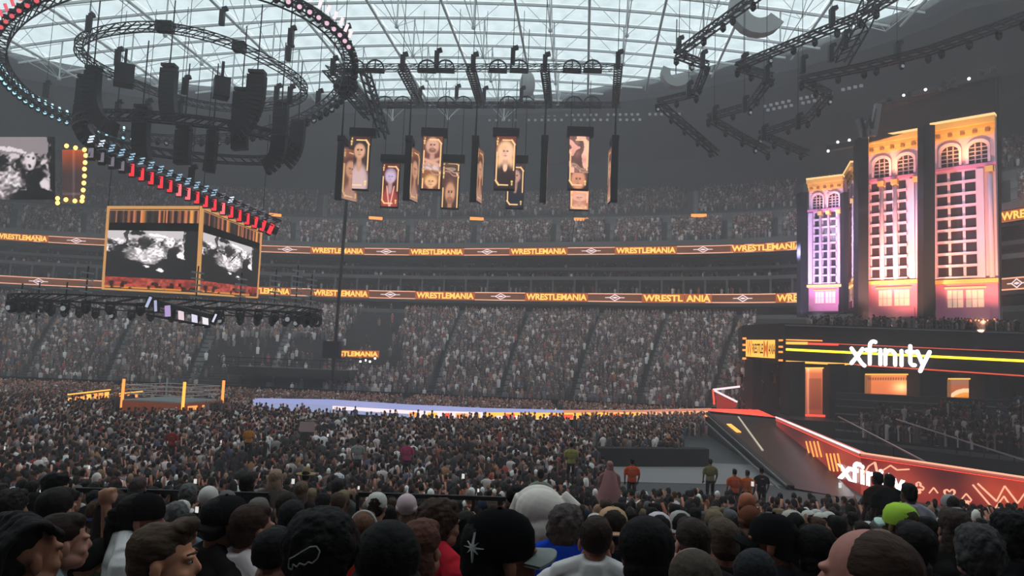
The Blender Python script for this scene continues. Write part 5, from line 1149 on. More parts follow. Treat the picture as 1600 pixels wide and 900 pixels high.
# near terrace crowd beyond the individually built ones
IND_D = 13.5
L_ = []; INDV = []
D = 4.6; row = 0
while D < 27.4:
    x = -.80 * D - 1.5
    while x < min(.80 * D + 1.0, 60):
        x += RNG.uniform(.46, .66) if D > 8 else RNG.uniform(.5, .72); yy = D + RNG.normal(0, .07)
        if RNG.random() < .05: continue
        if 18.6 < D < 19.5: continue
        (INDV if D < IND_D else L_).append((x, yy, zfeet(D)))
    D += .86
P6 = np.array(L_); print('terrace crowd', len(P6), 'individual', len(INDV), 'far', len(P1), len(P2), len(P3), len(P5))
ckdn(P6, 'dense spectators standing on the near terrace behind the nearest rows', 'terrace_crowd', (-8, 66))
# stage people
L_ = []
for k in range(150):
    px = RNG.uniform(1262, 1590); p = at(px, 510, 75.2 - (px - 1226) * .019 + RNG.choice([1.2, 2.0])); L_.append((p.x, p.y, Q1t.z - .75 + RNG.uniform(-.1, .15) + (px - 1226) * 0))
for k in range(420):
    t = RNG.integers(0, 7); px = RNG.uniform(1352, 1640); u = (px - 1305) / 355; a0 = at(1305, 690, 58 + 2.0 * t + .9); a1 = at(1660, 740, 46 + 3.2 * t + 1.3); p = a0.lerp(a1, u)
    if p.x < 26 or pix((p.x, p.y, .9 + .55 * t + 1.6))[1] < 634 - (px - 1345) * .06: continue
    L_.append((p.x, p.y, .9 + .55 * t))
for k in range(110):
    px = RNG.uniform(1150, 1232); Y = RNG.uniform(78, 88); p = at(px, 640, Y); L_.append((p.x, p.y, RNG.uniform(0.5, 6)))
n7 = len([p for p in L_ if not (p[0] < at(1234, 640, p[1]).x and p[1] > 77)]); P7 = np.array([p for p in L_ if not (p[0] < at(1234, 640, p[1]).x and p[1] > 77)]); crowd_mesh('stage_crowd', 'dark spectators along the stage canopy top and on the tiered platform beside the stage', TM[0], P7, RNG.uniform(-1, 1, len(P7)) + PI, RNG.uniform(.92, 1.05, len(P7)), dark=.5)
P8 = np.array([p for p in L_ if (p[0] < at(1234, 640, p[1]).x and p[1] > 77)]); crowd_mesh('side_stand_crowd', 'spectators in the dark corner left of the stage piers', TF, P8, RNG.uniform(-1, 1, len(P8)) + PI, RNG.uniform(.92, 1.05, len(P8)), dark=.9)
# ================= PEOPLE BUILT ONE BY ONE =================
def remesh(mb, name, voxel, m_=None, smooth=3, noise=0.):
    me = mb.mesh(name + '_src', None); o = bpy.data.objects.new('tmp', me); COL.objects.link(o)
    r = o.modifiers.new('r', 'REMESH'); r.mode = 'VOXEL'; r.voxel_size = voxel
    if smooth: s_ = o.modifiers.new('s', 'SMOOTH'); s_.iterations = smooth; s_.factor = .6
    if noise:
        tx = bpy.data.textures.new('hair_noise', 'CLOUDS'); tx.noise_scale = .035; d = o.modifiers.new('d', 'DISPLACE'); d.texture = tx; d.strength = noise; d.mid_level = .4
    bpy.context.view_layer.update(); out = bpy.data.meshes.new_from_object(o.evaluated_get(bpy.context.evaluated_depsgraph_get())); out.name = name
    bpy.data.objects.remove(o); bpy.data.meshes.remove(me); out.materials.clear()
    if m_: out.materials.append(m_)
    out.polygons.foreach_set('use_smooth', [True] * len(out.polygons)); return out
HC = Vector((0, .02, 1.62))
def head(b):
    E = lambda c, r, n=16, m=12: b.ell(HC + Vector(c), r, n, m)
    E((0, -.012, .032), (.077, .098, .086)); E((0, .035, -.03), (.064, .066, .088)); E((0, .055, -.088), (.042, .042, .032)); E((0, .094, -.028), (.013, .026, .017)); b.tube(HC + Vector((0, .086, .018)), HC + Vector((0, .112, -.03)), .010, 6, .014)
    for s in (-1, 1):
        E((s * .030, .078, .020), (.026, .022, .012)); E((s * .079, -.008, -.015), (.010, .020, .032)); E((s * .040, .06, -.035), (.028, .03, .025)); E((s * .05, .02, -.07), (.025, .05, .03))
    E((0, .094, -.062), (.024, .014, .008)); E((0, .093, -.074), (.020, .013, .008))
    b.tube(HC + Vector((0, -.03, -.05)), (0, -.015, 1.40), .056, 12, .066)
def fist(b, wpt, d):
    """closed hand: palm, four curled fingers and a thumb across them"""
    w_ = Vector(wpt); d = Vector(d).normalized(); a = d.cross(Vector((0, 1, 0))).normalized(); c = a.cross(d)
    b.ell(w_ + d * .05, (.042, .03, .05), 10, 8)
    for k in range(4):
        q = w_ + d * (.085 - .004 * abs(k - 1)) + a * (-.033 + .022 * k); b.tube(q, q + c * .034 + d * .004, .0115, 6); b.tube(q + c * .034, q + c * .036 - d * .034, .0105, 6); b.ell(q, (.012,) * 3, 6, 5); b.ell(q + c * .035, (.0115,) * 3, 6, 5)
    b.tube(w_ + d * .02 + a * -.038, w_ + d * .055 + a * -.040 + c * .03, .013, 6); b.tube(w_ + d * .055 + a * -.040 + c * .03, w_ + d * .055 + a * -.002 + c * .048, .0115, 6)
def openhand(b, wpt, d, sd):
    w_ = Vector(wpt); d = Vector(d).normalized(); a = Vector((1, 0, 0)) * sd; b.ell(w_ + d * .045, (.038, .02, .05), 8, 6)
    for k, L in enumerate((.07, .08, .074, .058)):
        q = w_ + d * .085 + a * (.028 - .019 * k); r = q + d * L * .5 + Vector((0, .012, 0)); b.tube(q - d * .02, r, .010, 6, .009); b.tube(r, r + d * L * .45 + Vector((0, .022, 0)), .009, 6, .007)
    q = w_ + d * .02 + a * .034; r = q + d * .035 + a * .03; b.tube(q, r, .012, 6); b.tube(r, r + d * .035 + a * .005, .011, 6, .008)
ARMS = {'down': [((.215, 0, 1.36), (.26, -.01, 1.10), (.24, .12, .90)), ((-.215, 0, 1.36), (-.26, -.01, 1.10), (-.24, .12, .90))],
        'fist': [((.20, 0, 1.36), (.19, .20, 1.38), (.155, .20, 1.62)), ((-.215, 0, 1.36), (-.26, -.01, 1.10), (-.24, .12, .90))],
        'phone': [((.215, 0, 1.36), (.27, .16, 1.24), (.10, .30, 1.52)), ((-.215, 0, 1.36), (-.27, .16, 1.24), (-.10, .30, 1.52))]}
def body_mesh(pose, vox, legs=False):
    b = MB(); head(b); b.tube((0, -.01, .95), (0, -.01, 1.38), .10, 10, .12)
    for k, (sh, el, wr) in enumerate(ARMS[pose]):
        b.tube((0, -.01, 1.34), sh, .06, 8, .055); b.tube(sh, el, .048, 10, .038); b.ell(el, (.038,) * 3, 8, 6); b.tube(el, wr, .038, 10, .026); b.ell(wr, (.027,) * 3, 8, 6)
        d = Vector(wr) - Vector(el)
        if pose == 'fist' and k == 0: fist(b, wr, d)
        elif pose == 'phone': openhand(b, wr, d.normalized() + Vector((0, 0, .8)), 1 if k else -1)
        else: openhand(b, wr, d, 1 if k else -1)
    if legs:
        pass
    return remesh(b, 'person', vox)
def shirt_mesh(pose, vox):
    b = MB(); b.ell((0, -.005, 1.22), (.185, .128, .21), 16, 12); b.ell((0, .0, .98), (.175, .125, .20), 14, 10); b.ell((0, -.03, 1.34), (.17, .09, .10), 12, 8); b.tube((0, -.015, 1.30), (0, -.022, 1.475), .12, 12, .074)
    for k, (sh, el, wr) in enumerate(ARMS[pose]):
        s = 1 if k == 0 else -1; b.ell(Vector(sh) * .93 + Vector((0, 0, .09)), (.075, .07, .06), 10, 8); b.tube((s * .03, -.02, 1.455), (s * .19, -.005, 1.385), .052, 8, .055); b.tube(sh, Vector(sh).lerp(Vector(el), .78), .068, 10, .062)
    me = remesh(b, 'shirt', vox, None, 4); return me
def legs_mesh():
    b = MB()
    for s in (-1, 1):
        b.tube((s * .09, 0, .92), (s * .10, .02, .5), .085, 8, .06); b.tube((s * .10, .02, .5), (s * .10, -.01, .07), .06, 8, .045); b.ell((s * .10, .05, .045), (.045, .13, .045), 8, 6)
    b.ell((0, 0, .92), (.17, .12, .12), 10, 8); return b.mesh('trousers', None, True)
# hair
def hair_mesh(kind, vox):
    b = MB(); E = lambda c, r: b.ell(HC + Vector(c), r, 16, 12); nz = .006
    if kind in ('short', 'quiff', 'braids', 'fade', 'bun', 'curly', 'long', 'ponytail'):
        g = {'short': 1.0, 'quiff': .99, 'braids': .91, 'fade': .97, 'bun': 1.0, 'curly': 1.16, 'long': 1.05, 'ponytail': 1.04}[kind]
        E((0, -.022, .044), (.083 * g, .100 * g, .084 * g)); 
        if kind != 'fade': E((0, -.052, -.008), (.074 * g, .066 * g, .074 * g))
        else: E((0, -.045, .01), (.073, .068, .05))
        if kind != 'braids': E((0, .030, .085), (.062 * g, .055 * g, .040 * g))
    if kind == 'quiff': E((0, .055, .112), (.055, .045, .030)); E((.01, .075, .125), (.04, .03, .02)); nz = .012
    if kind == 'curly': nz = .03; E((0, -.04, .0), (.10, .085, .10))
    if kind == 'long':
        E((0, -.06, -.08), (.095, .065, .15)); E((0, -.07, -.2), (.085, .045, .12)); nz = .014
    if kind == 'ponytail': E((0, -.12, .03), (.03, .04, .03)); E((0, -.14, -.06), (.032, .03, .10)); nz = .01
    if kind == 'bun': E((0, -.07, .12), (.045, .045, .045))
    if kind == 'afro': E((0, -.02, .045), (.118, .118, .112)); E((0, -.045, -.01), (.10, .085, .09)); nz = .02
    if kind == 'dome': E((0, -.018, .040), (.105, .112, .105)); E((0, -.045, -.045), (.09, .08, .10)); nz = .004
    if kind == 'hood': E((0, -.02, .035), (.115, .12, .118)); b.tube(HC + Vector((0, -.03, -.02)), HC + Vector((0, -.035, -.22)), .115, 14, .15); nz = .002
    if kind == 'bald': E((0, -.045, -.01), (.0805, .068, .055)); E((0, -.01, .01), (.0795, .075, .03)); nz = .002
    if kind == 'thin': E((0, -.03, .038), (.081, .096, .082)); E((0, -.05, -.02), (.076, .062, .06)); nz = .004
    if kind == 'braids':
        for k in range(9):
            t = -1.25 + 2.5 * k / 8; x = .085 * math.sin(t); prev = HC + Vector((x * .9, .068, .085 - .02 * abs(t)))
            for j in range(1, 8):
                u = j / 7; a = u * 2.5; q = HC + Vector((x * (1 + .15 * math.sin(a)), .072 * math.cos(a) - .03 * u - .025, .06 + .078 * math.sin(a) * (1 - .25 * abs(t)) - .10 * max(0, u - .6)))
                b.tube(prev, q, .010 + .003 * (j % 2), 6); prev = q
            b.tube(prev, prev + Vector((0, -.02, -.14)), .014, 6, .009)
        nz = .004
    return remesh(b, 'hair', vox, None, 2, nz)
def cap_meshes(kind):
    b = MB(); prof = [(.088, -.004), (.093, .02), (.090, .06), (.072, .096), (.04, .116), (.004, .122)]
    vs, n = [], 20
    for r, z in prof: vs += [HC + Vector((r * math.cos(2 * PI * i / n), r * 1.18 * math.sin(2 * PI * i / n) - .008, z + .012)) for i in range(n)]
    b.add(vs, [(j * n + i, j * n + (i + 1) % n, (j + 1) * n + (i + 1) % n, (j + 1) * n + i) for j in range(len(prof) - 1) for i in range(n)] + [tuple(len(vs) - n + i for i in range(n))])
    b.ell(HC + Vector((0, -.008, .136)), (.008, .008, .005), 6, 4); dome = b.mesh('cap_crown', None, True)
    b = MB(); m = 12; A, B_, A2, B2 = [], [], [], []
    for i in range(m + 1):
        t = -1.15 + 2.3 * i / m; x, y = math.sin(t), math.cos(t); dz = -.018 * (x * x)
        A.append(HC + Vector((.088 * x, .100 * y - .01, .012 + dz))); B_.append(HC + Vector((.088 * x, .100 * y - .01 + .088 * max(0, y) ** .6, .004 + dz * 1.5)))
    for off, fl in ((.004, 0), (-.004, 1)): b.strip([p + Vector((0, 0, off)) for p in A], [p + Vector((0, 0, off)) for p in B_])
    b.strip([p + Vector((0, 0, .004)) for p in B_], [p + Vector((0, 0, -.004)) for p in B_]); brim = b.mesh('cap_brim', None, True)
    return dome, brim
def beanie_mesh():
    b = MB(); b.ell(HC + Vector((0, -.018, .045)), (.090, .105, .095), 16, 12); b.tube(HC + Vector((0, -.015, -.005)), HC + Vector((0, -.015, .035)), .096, 18, .095); return b.mesh('beanie', None, True)
CAPD, CAPB = cap_meshes('cap'); BEAN = beanie_mesh(); LEGS = legs_mesh()
BODY = {p: body_mesh(p, .014) for p in ('down', 'phone')}; SHIRT = {p: shirt_mesh(p, .018) for p in ('down', 'phone')}
HB = {p: body_mesh(p, .0065) for p in ('down', 'fist')}; HS = {p: shirt_mesh(p, .010) for p in ('down', 'fist')}
HAIR = {k: hair_mesh(k, .010) for k in ('short', 'long', 'curly', 'ponytail', 'fade', 'bun')}
_HH = {}
def skinmat(c): return mat('skin_%02x%02x%02x' % tuple(int(x * 255) for x in c), lin(c), .55, noise=.10, nscale=14, bump=.05, spec=.2)
def hairmat(c):
    nm = 'hair_%02x%02x%02x' % tuple(int(x * 255) for x in c)
    if nm in MATS: return MATS[nm]
    m = mat(nm, lin(c), .6, noise=.45, nscale=40, bump=.5, spec=.08); nt = m.node_tree
    mp = nt.nodes.new('ShaderNodeMapping'); mp.inputs['Scale'].default_value = (1, .35, 1); tc = [n for n in nt.nodes if n.type == 'TEX_COORD'][0]; nz = [n for n in nt.nodes if n.type == 'TEX_NOISE'][0]
    nt.links.new(tc.outputs['Object'], mp.inputs[0]); nt.links.new(mp.outputs[0], nz.inputs['Vector']); return m
def clothmat(c): return mat('cloth_%02x%02x%02x' % tuple(int(x * 255) for x in c), lin(c), .95, noise=.12, nscale=12, bump=.25, spec=.05)
def part(name, me, m_, parent):
    if not me.materials: me.materials.append(None)
    o = bpy.data.objects.new(name, me); COL.objects.link(o); o.parent = parent; o.material_slots[0].link = 'OBJECT'; o.material_slots[0].material = m_; return o
def person(loc, yaw, label, group=None, skin=(.62, .42, .34), shirt=(.12, .12, .13), hair='short', hcol=(.10, .08, .07), cap=None, pose='down', hi=False, sc=1.0, eyes=False, brim=None, capyaw=0., noshirt=False, legs=True):
    me = (HB if hi else BODY)[pose]
    if not me.materials: me.materials.append(None)
    r = bpy.data.objects.new('person', me); COL.objects.link(r); r.location = loc; r.rotation_euler.z = yaw; r.scale = (sc,) * 3; r.material_slots[0].link = 'OBJECT'; r.material_slots[0].material = skinmat(skin)
    tag(r, label, 'person', group)
    part('shirt', (HS if hi else SHIRT)[pose], clothmat(shirt), r)
    if legs: part('trousers', LEGS, clothmat((.13, .13, .16)), r)
    if hair:
        if hi:
            if hair not in _HH: _HH[hair] = hair_mesh(hair, .0065)
            part('hood' if hair == 'hood' else 'hair', _HH[hair], hairmat(hcol), r)
        else: part('hair', HAIR[hair], hairmat(hcol), r)
    if cap is not None:
        if cap == 'beanie': part('beanie', BEAN, clothmat(brim), r)
        else:
            c = part('cap', CAPD, clothmat(cap), r); b = part('cap_brim', CAPB, clothmat(brim or cap), c)
            if capyaw: c.matrix_local = Matrix.Translation(HC) @ Matrix.Rotation(capyaw, 4, 'Z') @ Matrix.Translation(-HC)
    if eyes:
        for s in (-1, 1):
            e = MB().ell(HC + Vector((s * .030, .0835, .004)), (.0125, .0105, .008), 8, 6).build('eye', mat('eye_white', (.5, .45, .42), .3), r, True); MB().ell(HC + Vector((s * .030, .0925, .004)), (.006, .004, .006), 8, 6).build('iris', mat('iris_dark', (.02, .015, .012), .2), e, True)
            MB().tube(HC + Vector((s * .014, .102, .030)), HC + Vector((s * .050, .080, .030)), .0045, 6, .003).build('eyebrow', hairmat(hcol), r, True)
    return r
dg_ = math.radians
HERO = []
def hero(px, py, D, yaw, label, short, **k):
    if D < 3.6: D *= 1.20
    lift = k.pop('lift', .045)
    p = at(px, py, D); sc = k.pop('sc', 1.0); r = person(Vector((p.x, p.y, p.z - 1.63 * sc)), dg_(yaw), label, hi=D < 5.5, sc=sc, **k); HERO.append((px, p.x, p.y, short))
    for c in r.children:
        if c.name.startswith('shirt'): c.location = (0, -.015, lift)
    return r
BLK = (.085, .08, .08); WHT = (.90, .88, .87)
h1 = hero(28, 866, 2.05, -28, 'person with dark braided hair at the lower left corner, seen from behind', 'braided head', skin=(.60, .40, .31), hair='braids', hcol=(.10, .09, .09), shirt=(.25, .1, .1), sc=1.05)
hero(90, 845, 2.75, -45, 'person with short dark brown hair just behind the braided head, ear showing', 'brown haired head', skin=(.74, .53, .45), hair='short', hcol=(.17, .12, .10), shirt=(.45, .5, .5))
hero(84, 798, 3.9, -4, 'person in a black shirt raising a bare fist above the left crowd', 'raised fist', skin=(.72, .52, .42), hair='short', hcol=(.12, .1, .09), shirt=BLK, pose='fist')
hero(214, 808, 3.3, -72, 'person in a white shirt and black cap with a long dark ponytail, face turned right', 'ponytailed cap', skin=(.70, .48, .42), hair='ponytail', hcol=(.10, .09, .09), shirt=WHT, cap=BLK, capyaw=PI - .2, lift=.09)
h5 = hero(247, 872, 2.12, -78, 'person with a swept up light brown quiff in profile facing right', 'man with the quiff', skin=(.88, .61, .48), hair='quiff', hcol=(.33, .26, .21), shirt=(.3, .28, .27), eyes=True)
h6 = hero(343, 815, 3.7, -42, 'person with a dark cap and beard wearing a black and white shirt with a badge', 'badged sleeve', skin=(.62, .42, .34), hair='short', hcol=BLK, shirt=(.13, .12, .12), cap=(.12, .12, .12), capyaw=PI)
h7 = hero(389, 826, 3.05, -40, 'person with short brown hair in a white striped shirt, seen from behind', 'white striped shirt', skin=(.70, .50, .42), hair='short', hcol=(.24, .17, .14), shirt=(.90, .84, .84), lift=.055)
hero(424, 868, 2.7, -8, 'person with cropped black hair and one pink ear left of the embroidered beanie', 'cropped black head', skin=(.58, .38, .32), hair='fade', hcol=(.08, .08, .08), shirt=(.12, .11, .11))
h9 = hero(500, 868, 1.95, -6, 'person in a large black knitted beanie with an outlined animal emblem', 'embroidered beanie', skin=(.4, .27, .22), hair='afro', hcol=(.09, .085, .085), shirt=(.1, .1, .1))
hero(605, 880, 2.15, 4, 'person wrapped in a plain black hood between the beanie and the brown haired head', 'black hood', skin=(.5, .35, .3), hair='hood', hcol=(.07, .07, .07), shirt=(.08, .08, .08))
hero(655, 856, 2.75, -20, 'person with long reddish brown hair right of the black hood', 'reddish brown hair', skin=(.6, .4, .33), hair='long', hcol=(.36, .22, .18), shirt=(.3, .15, .13))
hero(683, 818, 3.75, -50, 'person with wavy brown hair in a bright red top left of the star cap', 'bright red top', skin=(.6, .4, .33), hair='curly', hcol=(.26, .19, .16), shirt=(.80, .16, .22), sc=.95, lift=.08)
hero(672, 812, 5.0, -60, 'person with brown hair in a denim blue top behind the bright red top', 'denim blue top', skin=(.6, .4, .33), hair='short', hcol=(.22, .16, .13), shirt=(.24, .29, .42))
h12 = hero(772, 866, 1.78, -62, 'person in a black cap with a silver star and a grey brim pointing right', 'star cap', skin=(.58, .38, .31), hair='short', hcol=(.06, .06, .06), shirt=(.1, .1, .1), cap=(.055, .055, .06), brim=(.55, .56, .55), eyes=True)
h13 = hero(884, 826, 4.1, -14, 'person with streaked grey brown hair in a royal blue shirt with a palm print', 'royal blue shirt', skin=(.6, .42, .36), hair='curly', hcol=(.33, .29, .28), shirt=(.10, .28, .78), sc=1.0, lift=.09)
hero(931, 846, 3.05, -12, 'person with a short faded haircut and a white shirt right of the blue shirt', 'faded haircut', skin=(.66, .43, .35), hair='fade', hcol=(.19, .13, .12), shirt=WHT, lift=.08)
hero(958, 826, 4.6, 0, 'person in a tan cap directly behind the faded haircut', 'tan cap', skin=(.6, .42, .34), hair='short', hcol=(.15, .12, .1), shirt=(.14, .14, .15), cap=(.80, .64, .50), capyaw=PI)
hero(1010, 864, 2.35, 6, 'person with a smooth round mass of black hair right of the tan cap', 'round black hair', skin=(.5, .34, .3), hair='dome', hcol=(.075, .07, .07), shirt=(.1, .1, .1))
hero(1083, 848, 3.1, 10, 'person in a dark cap with a pink neck behind the brushed grey head', 'pink necked cap', skin=(.80, .58, .52), hair='short', hcol=(.22, .18, .16), shirt=(.16, .15, .16))
hero(1130, 846, 3.25, 6, 'person with brushed grey brown hair and a black jacket beside the dark cap', 'black jacket', skin=(.72, .50, .44), hair='short', hcol=(.33, .27, .23), shirt=(.11, .10, .11), cap=None)
hero(1085, 915, 1.95, 0, 'person whose brushed grey brown crown shows at the bottom edge', 'brushed grey crown', skin=(.6, .45, .4), hair='thin', hcol=(.29, .25, .22), shirt=(.1, .1, .1))
hero(1180, 900, 2.7, 0, 'person in a charcoal hood at the bottom edge left of the gold necklace', 'charcoal hood', skin=(.5, .4, .35), hair='hood', hcol=(.17, .17, .18), shirt=(.15, .15, .16), sc=.8)
hero(1213, 846, 2.9, 62, 'person in a black cap facing left with a reddish jaw and neck', 'black cap facing left', skin=(.66, .40, .32), hair='short', hcol=BLK, shirt=(.1, .1, .11), cap=(.09, .09, .09), eyes=True)
h22 = hero(1276, 860, 2.85, -4, 'person with thick black hair and a thin gold necklace line', 'gold necklace', skin=(.55, .38, .32), hair='dome', hcol=(.07, .065, .065), shirt=(.1, .1, .1), sc=.86)
h23 = hero(1368, 905, 1.45, 40, 'person with a large balding head nearest the viewer at lower right', 'large balding head', skin=(.74, .50, .45), hair='thin', hcol=(.27, .20, .175), shirt=(.1, .1, .1), sc=1.0)
b = MB(); b.ell(HC + Vector((.01, -.03, .05)), (.045, .055, .073), 14, 10); part('scalp_patch', b.mesh('scalp_patch', None, True), skinmat((.46, .34, .29)), h23)
hero(1432, 858, 2.75, 0, 'person with a dark shaved head behind the large balding head', 'dark shaved head', skin=(.25, .19, .17), hair='fade', hcol=(.11, .09, .09), shirt=(.09, .09, .09))
hero(1410, 818, 4.9, 20, 'person in a lime green and white cap right above the large balding head', 'lime cap', skin=(.5, .38, .3), hair='short', hcol=(.3, .25, .2), shirt=(.3, .3, .28), cap=(.72, .88, .30), brim=(.75, .85, .80), sc=1.05)
hero(1530, 864, 2.9, -10, 'person with curly grey hair near the lower right corner', 'curly grey hair', skin=(.6, .45, .4), hair='curly', hcol=(.26, .25, .25), shirt=(.16, .14, .14))
hero(1582, 838, 3.3, 0, 'person with curly black hair and a white collar at the right edge', 'curly black hair', skin=(.45, .32, .28), hair='curly', hcol=(.08, .08, .08), shirt=(.12, .12, .12))
hero(1492, 826, 4.6, -10, 'person with straight brown hair in a dark top left of the curly black hair', 'straight brown hair', skin=(.6, .42, .36), hair='long', hcol=(.24, .19, .17), shirt=(.15, .14, .14))
hero(567, 828, 4.9, -10, 'person with close cropped ginger hair, white headband and a red shirt', 'white headband', skin=(.72, .5, .42), hair='fade', hcol=(.42, .30, .24), shirt=(.75, .16, .13))
hero(455, 812, 4.7, 0, 'person with black hair in a grey black coat behind the embroidered beanie', 'grey black coat', skin=(.5, .36, .3), hair='short', hcol=(.1, .1, .1), shirt=(.17, .17, .18))
hero(178, 800, 4.6, -40, 'person with dark hair holding up a phone just right of the raised fist', 'phone holder by the fist', skin=(.7, .5, .4), hair='short', hcol=(.1, .1, .1), shirt=(.12, .12, .12), pose='phone') if False else None
hero(16, 792, 5.4, -10, 'person with dark hair in a cream white top at the left edge of the crowd', 'cream white top', skin=(.6, .45, .38), hair='curly', hcol=(.16, .14, .13), shirt=(.82, .80, .72))
hero(85, 760, 7.2, -80, 'person with black hair facing right, holding a phone near the left edge', 'far left phone holder', skin=(.75, .55, .45), hair='curly', hcol=(.07, .07, .07), shirt=(.12, .12, .12))
h25 = hero(1421, 771, 9.5, 0, 'person in a pale grey jersey numbered 41 in front of the red light wall', 'numbered jersey', skin=(.4, .3, .25), hair='short', hcol=(.08, .07, .07), shirt=(.66, .64, .68), sc=1.1)
hero(1487, 790, 9.6, 0, 'person in a white shirt and pale cap in front of the card suit shapes', 'pale capped shirt', skin=(.55, .4, .35), hair='short', hcol=(.2, .18, .17), shirt=(.74, .72, .74), cap=(.62, .60, .60), capyaw=PI, sc=1.1)
hero(1390, 752, 13.5, -10, 'person standing dark against the white lettering of the red light wall', 'lettering figure', skin=(.3, .2, .18), hair='short', hcol=(.06, .06, .06), shirt=(.09, .09, .09), sc=1.12)
hero(1372, 748, 14.5, 10, 'person in a brown top standing beside the dark figure at the white lettering', 'brown lettering figure', skin=(.3, .2, .18), hair='short', hcol=(.08, .06, .06), shirt=(.22, .15, .13), sc=1.12)
hero(1168, 788, 7.4, 8, 'person with an orange lit bald head rising above the right hand crowd', 'orange lit bald head', skin=(.70, .40, .28), hair=None, shirt=(.12, .1, .1), sc=1.05)  # orange light on the head is put into the skin colour
hero(1172, 815, 6.2, 0, 'person in a rust brown beanie below the orange lit bald head', 'rust beanie', skin=(.6, .4, .33), hair=None, shirt=(.12, .11, .11), cap='beanie', brim=(.45, .27, .20))
hero(1240, 822, 6.2, 0, 'person in a cream backward cap left of the lime cap', 'cream backward cap', skin=(.5, .36, .3), hair='short', hcol=(.1, .09, .08), shirt=(.15, .15, .16), cap=(.76, .73, .68), brim=(.15, .14, .14), capyaw=PI)
hero(1064, 824, 6.0, 0, 'person in a small white cap with a dark mark near the round black hair', 'small white cap', skin=(.5, .36, .3), hair='short', hcol=(.12, .1, .1), shirt=(.15, .15, .16), cap=(.70, .66, .64), capyaw=PI)
hero(1030, 828, 5.6, 0, 'person in a plain white cap half hidden behind the round black hair', 'half hidden white cap', skin=(.5, .36, .3), hair='short', hcol=(.12, .1, .1), shirt=(.15, .15, .16), cap=(.85, .80, .82), capyaw=PI)
hero(635, 795, 6.6, 0, 'person in a round pinkish white knit cap behind the black hood', 'pinkish knit cap', skin=(.5, .36, .3), hair=None, shirt=(.12, .12, .13), cap='beanie', brim=(.85, .74, .76))
hero(325, 781, 7.2, 0, 'person in a white knit cap behind the man in the black and white shirt', 'white knit cap', skin=(.6, .45, .38), hair=None, shirt=(.12, .12, .13), cap='beanie', brim=(.86, .83, .80))
h33 = hero(527, 762, 10.5, 4, 'person in a grey lettered sweatshirt above the embroidered beanie', 'lettered sweatshirt', skin=(.3, .24, .22), hair='short', hcol=(.2, .18, .18), shirt=(.36, .34, .34), sc=1.1)
h34 = hero(385, 756, 9.4, 0, 'person in a black jersey with grey number 11 behind the white striped shirt', 'jersey numbered 11', skin=(.3, .22, .2), hair='short', hcol=(.08, .07, .07), shirt=(.10, .10, .10), sc=1.1)
hero(430, 748, 11, 0, 'person with long blonde hair right of the black jersey numbered 11', 'long blonde hair', skin=(.6, .45, .38), hair='long', hcol=(.62, .50, .42), shirt=(.4, .35, .33), sc=1.15)
hero(470, 768, 9.0, 0, 'person with long sandy hair left of the lettered sweatshirt', 'long sandy hair', skin=(.6, .45, .38), hair='long', hcol=(.40, .32, .27), shirt=(.1, .1, .1))
hero(215, 762, 8.5, 0, 'person with long dull brown hair behind the black cap and white shirt', 'long brown hair', skin=(.55, .4, .35), hair='long', hcol=(.30, .25, .24), shirt=(.1, .1, .1))
# bending person in a white shirt (back towards the viewer, head down)
def bent():
    p = at(846, 799, 5.25); r = None
    b = MB(); b.ell((0, 0, 0), (.205, .17, .17), 18, 12, Matrix.Rotation(.25, 3, 'Y')); b.ell((-.02, .10, .035), (.19, .16, .15), 14, 10); b.ell((.02, -.05, -.14), (.165, .15, .17), 14, 10); b.tube((.15, .10, .09), (.27, .06, .0), .075, 10, .068); b.tube((-.14, .10, .08), (-.2, .16, -.08), .075, 10, .07)
    sh = remesh(b, 'shirt', .010, None, 4)
    b = MB(); b.ell((0, 0, -.02), (.14, .12, .13), 12, 8); b.tube((.14, .1, .05), (.28, .06, -.01), .05, 8, .043); b.ell((.28, .06, -.01), (.043,) * 3, 8, 6); b.tube((.28, .06, -.01), (.31, .16, -.17), .042, 8, .03); openhand(b, (.31, .16, -.17), (0, .1, -1), 1)
    b.tube((-.05, .1, .03), (-.16, .27, .02), .06, 10, .055); b.ell((-.19, .33, .03), (.08, .095, .09), 14, 10); b.ell((-.19, .40, -.02), (.06, .05, .075), 12, 8); b.ell((-.19, .445, -.02), (.013, .02, .018), 6, 5)
    b.ell((-.27, .33, .0), (.01, .02, .03), 6, 5); b.tube((-.14, .1, .05), (-.22, .2, -.15), .045, 8, .035); b.tube((-.22, .2, -.15), (-.1, .3, -.3), .035, 8, .028); openhand(b, (-.1, .3, -.3), (.3, .1, -1), -1)
    b.tube((0, -.02, -.1), (.0, -.02, -.3), .12, 10, .13)
    bd = remesh(b, 'person', .009); bd.materials.append(None); r = bpy.data.objects.new('person', bd); COL.objects.link(r); r.location = p; r.scale = (.9,) * 3; r.material_slots[0].link = 'OBJECT'; r.material_slots[0].material = skinmat((.55, .40, .34))
    tag(r, 'person bending forward with the back of a plain white shirt toward the viewer', 'person'); part('shirt', sh, clothmat((.93, .88, .84)), r)
    b = MB(); b.ell((-.19, .31, .06), (.088, .10, .088), 14, 10); part('hair', remesh(b, 'hair', .009, None, 2, .008), hairmat((.07, .07, .07)), r)
    b = MB(); b.ell((0, -.02, -.32), (.17, .15, .14), 12, 8)
    for s in (-1, 1): b.tube((s * .09, 0, -.35), (s * .1, .02, -.80), .085, 8, .06); b.tube((s * .1, .02, -.80), (s * .1, 0, -1.22), .06, 8, .045); b.ell((s * .1, .05, -1.25), (.045, .13, .045), 8, 6)
    part('trousers', b.mesh('trousers', None, True), clothmat((.1, .1, .1)), r); HERO.append((846, p.x, p.y, 'bending white shirt'))
bent()
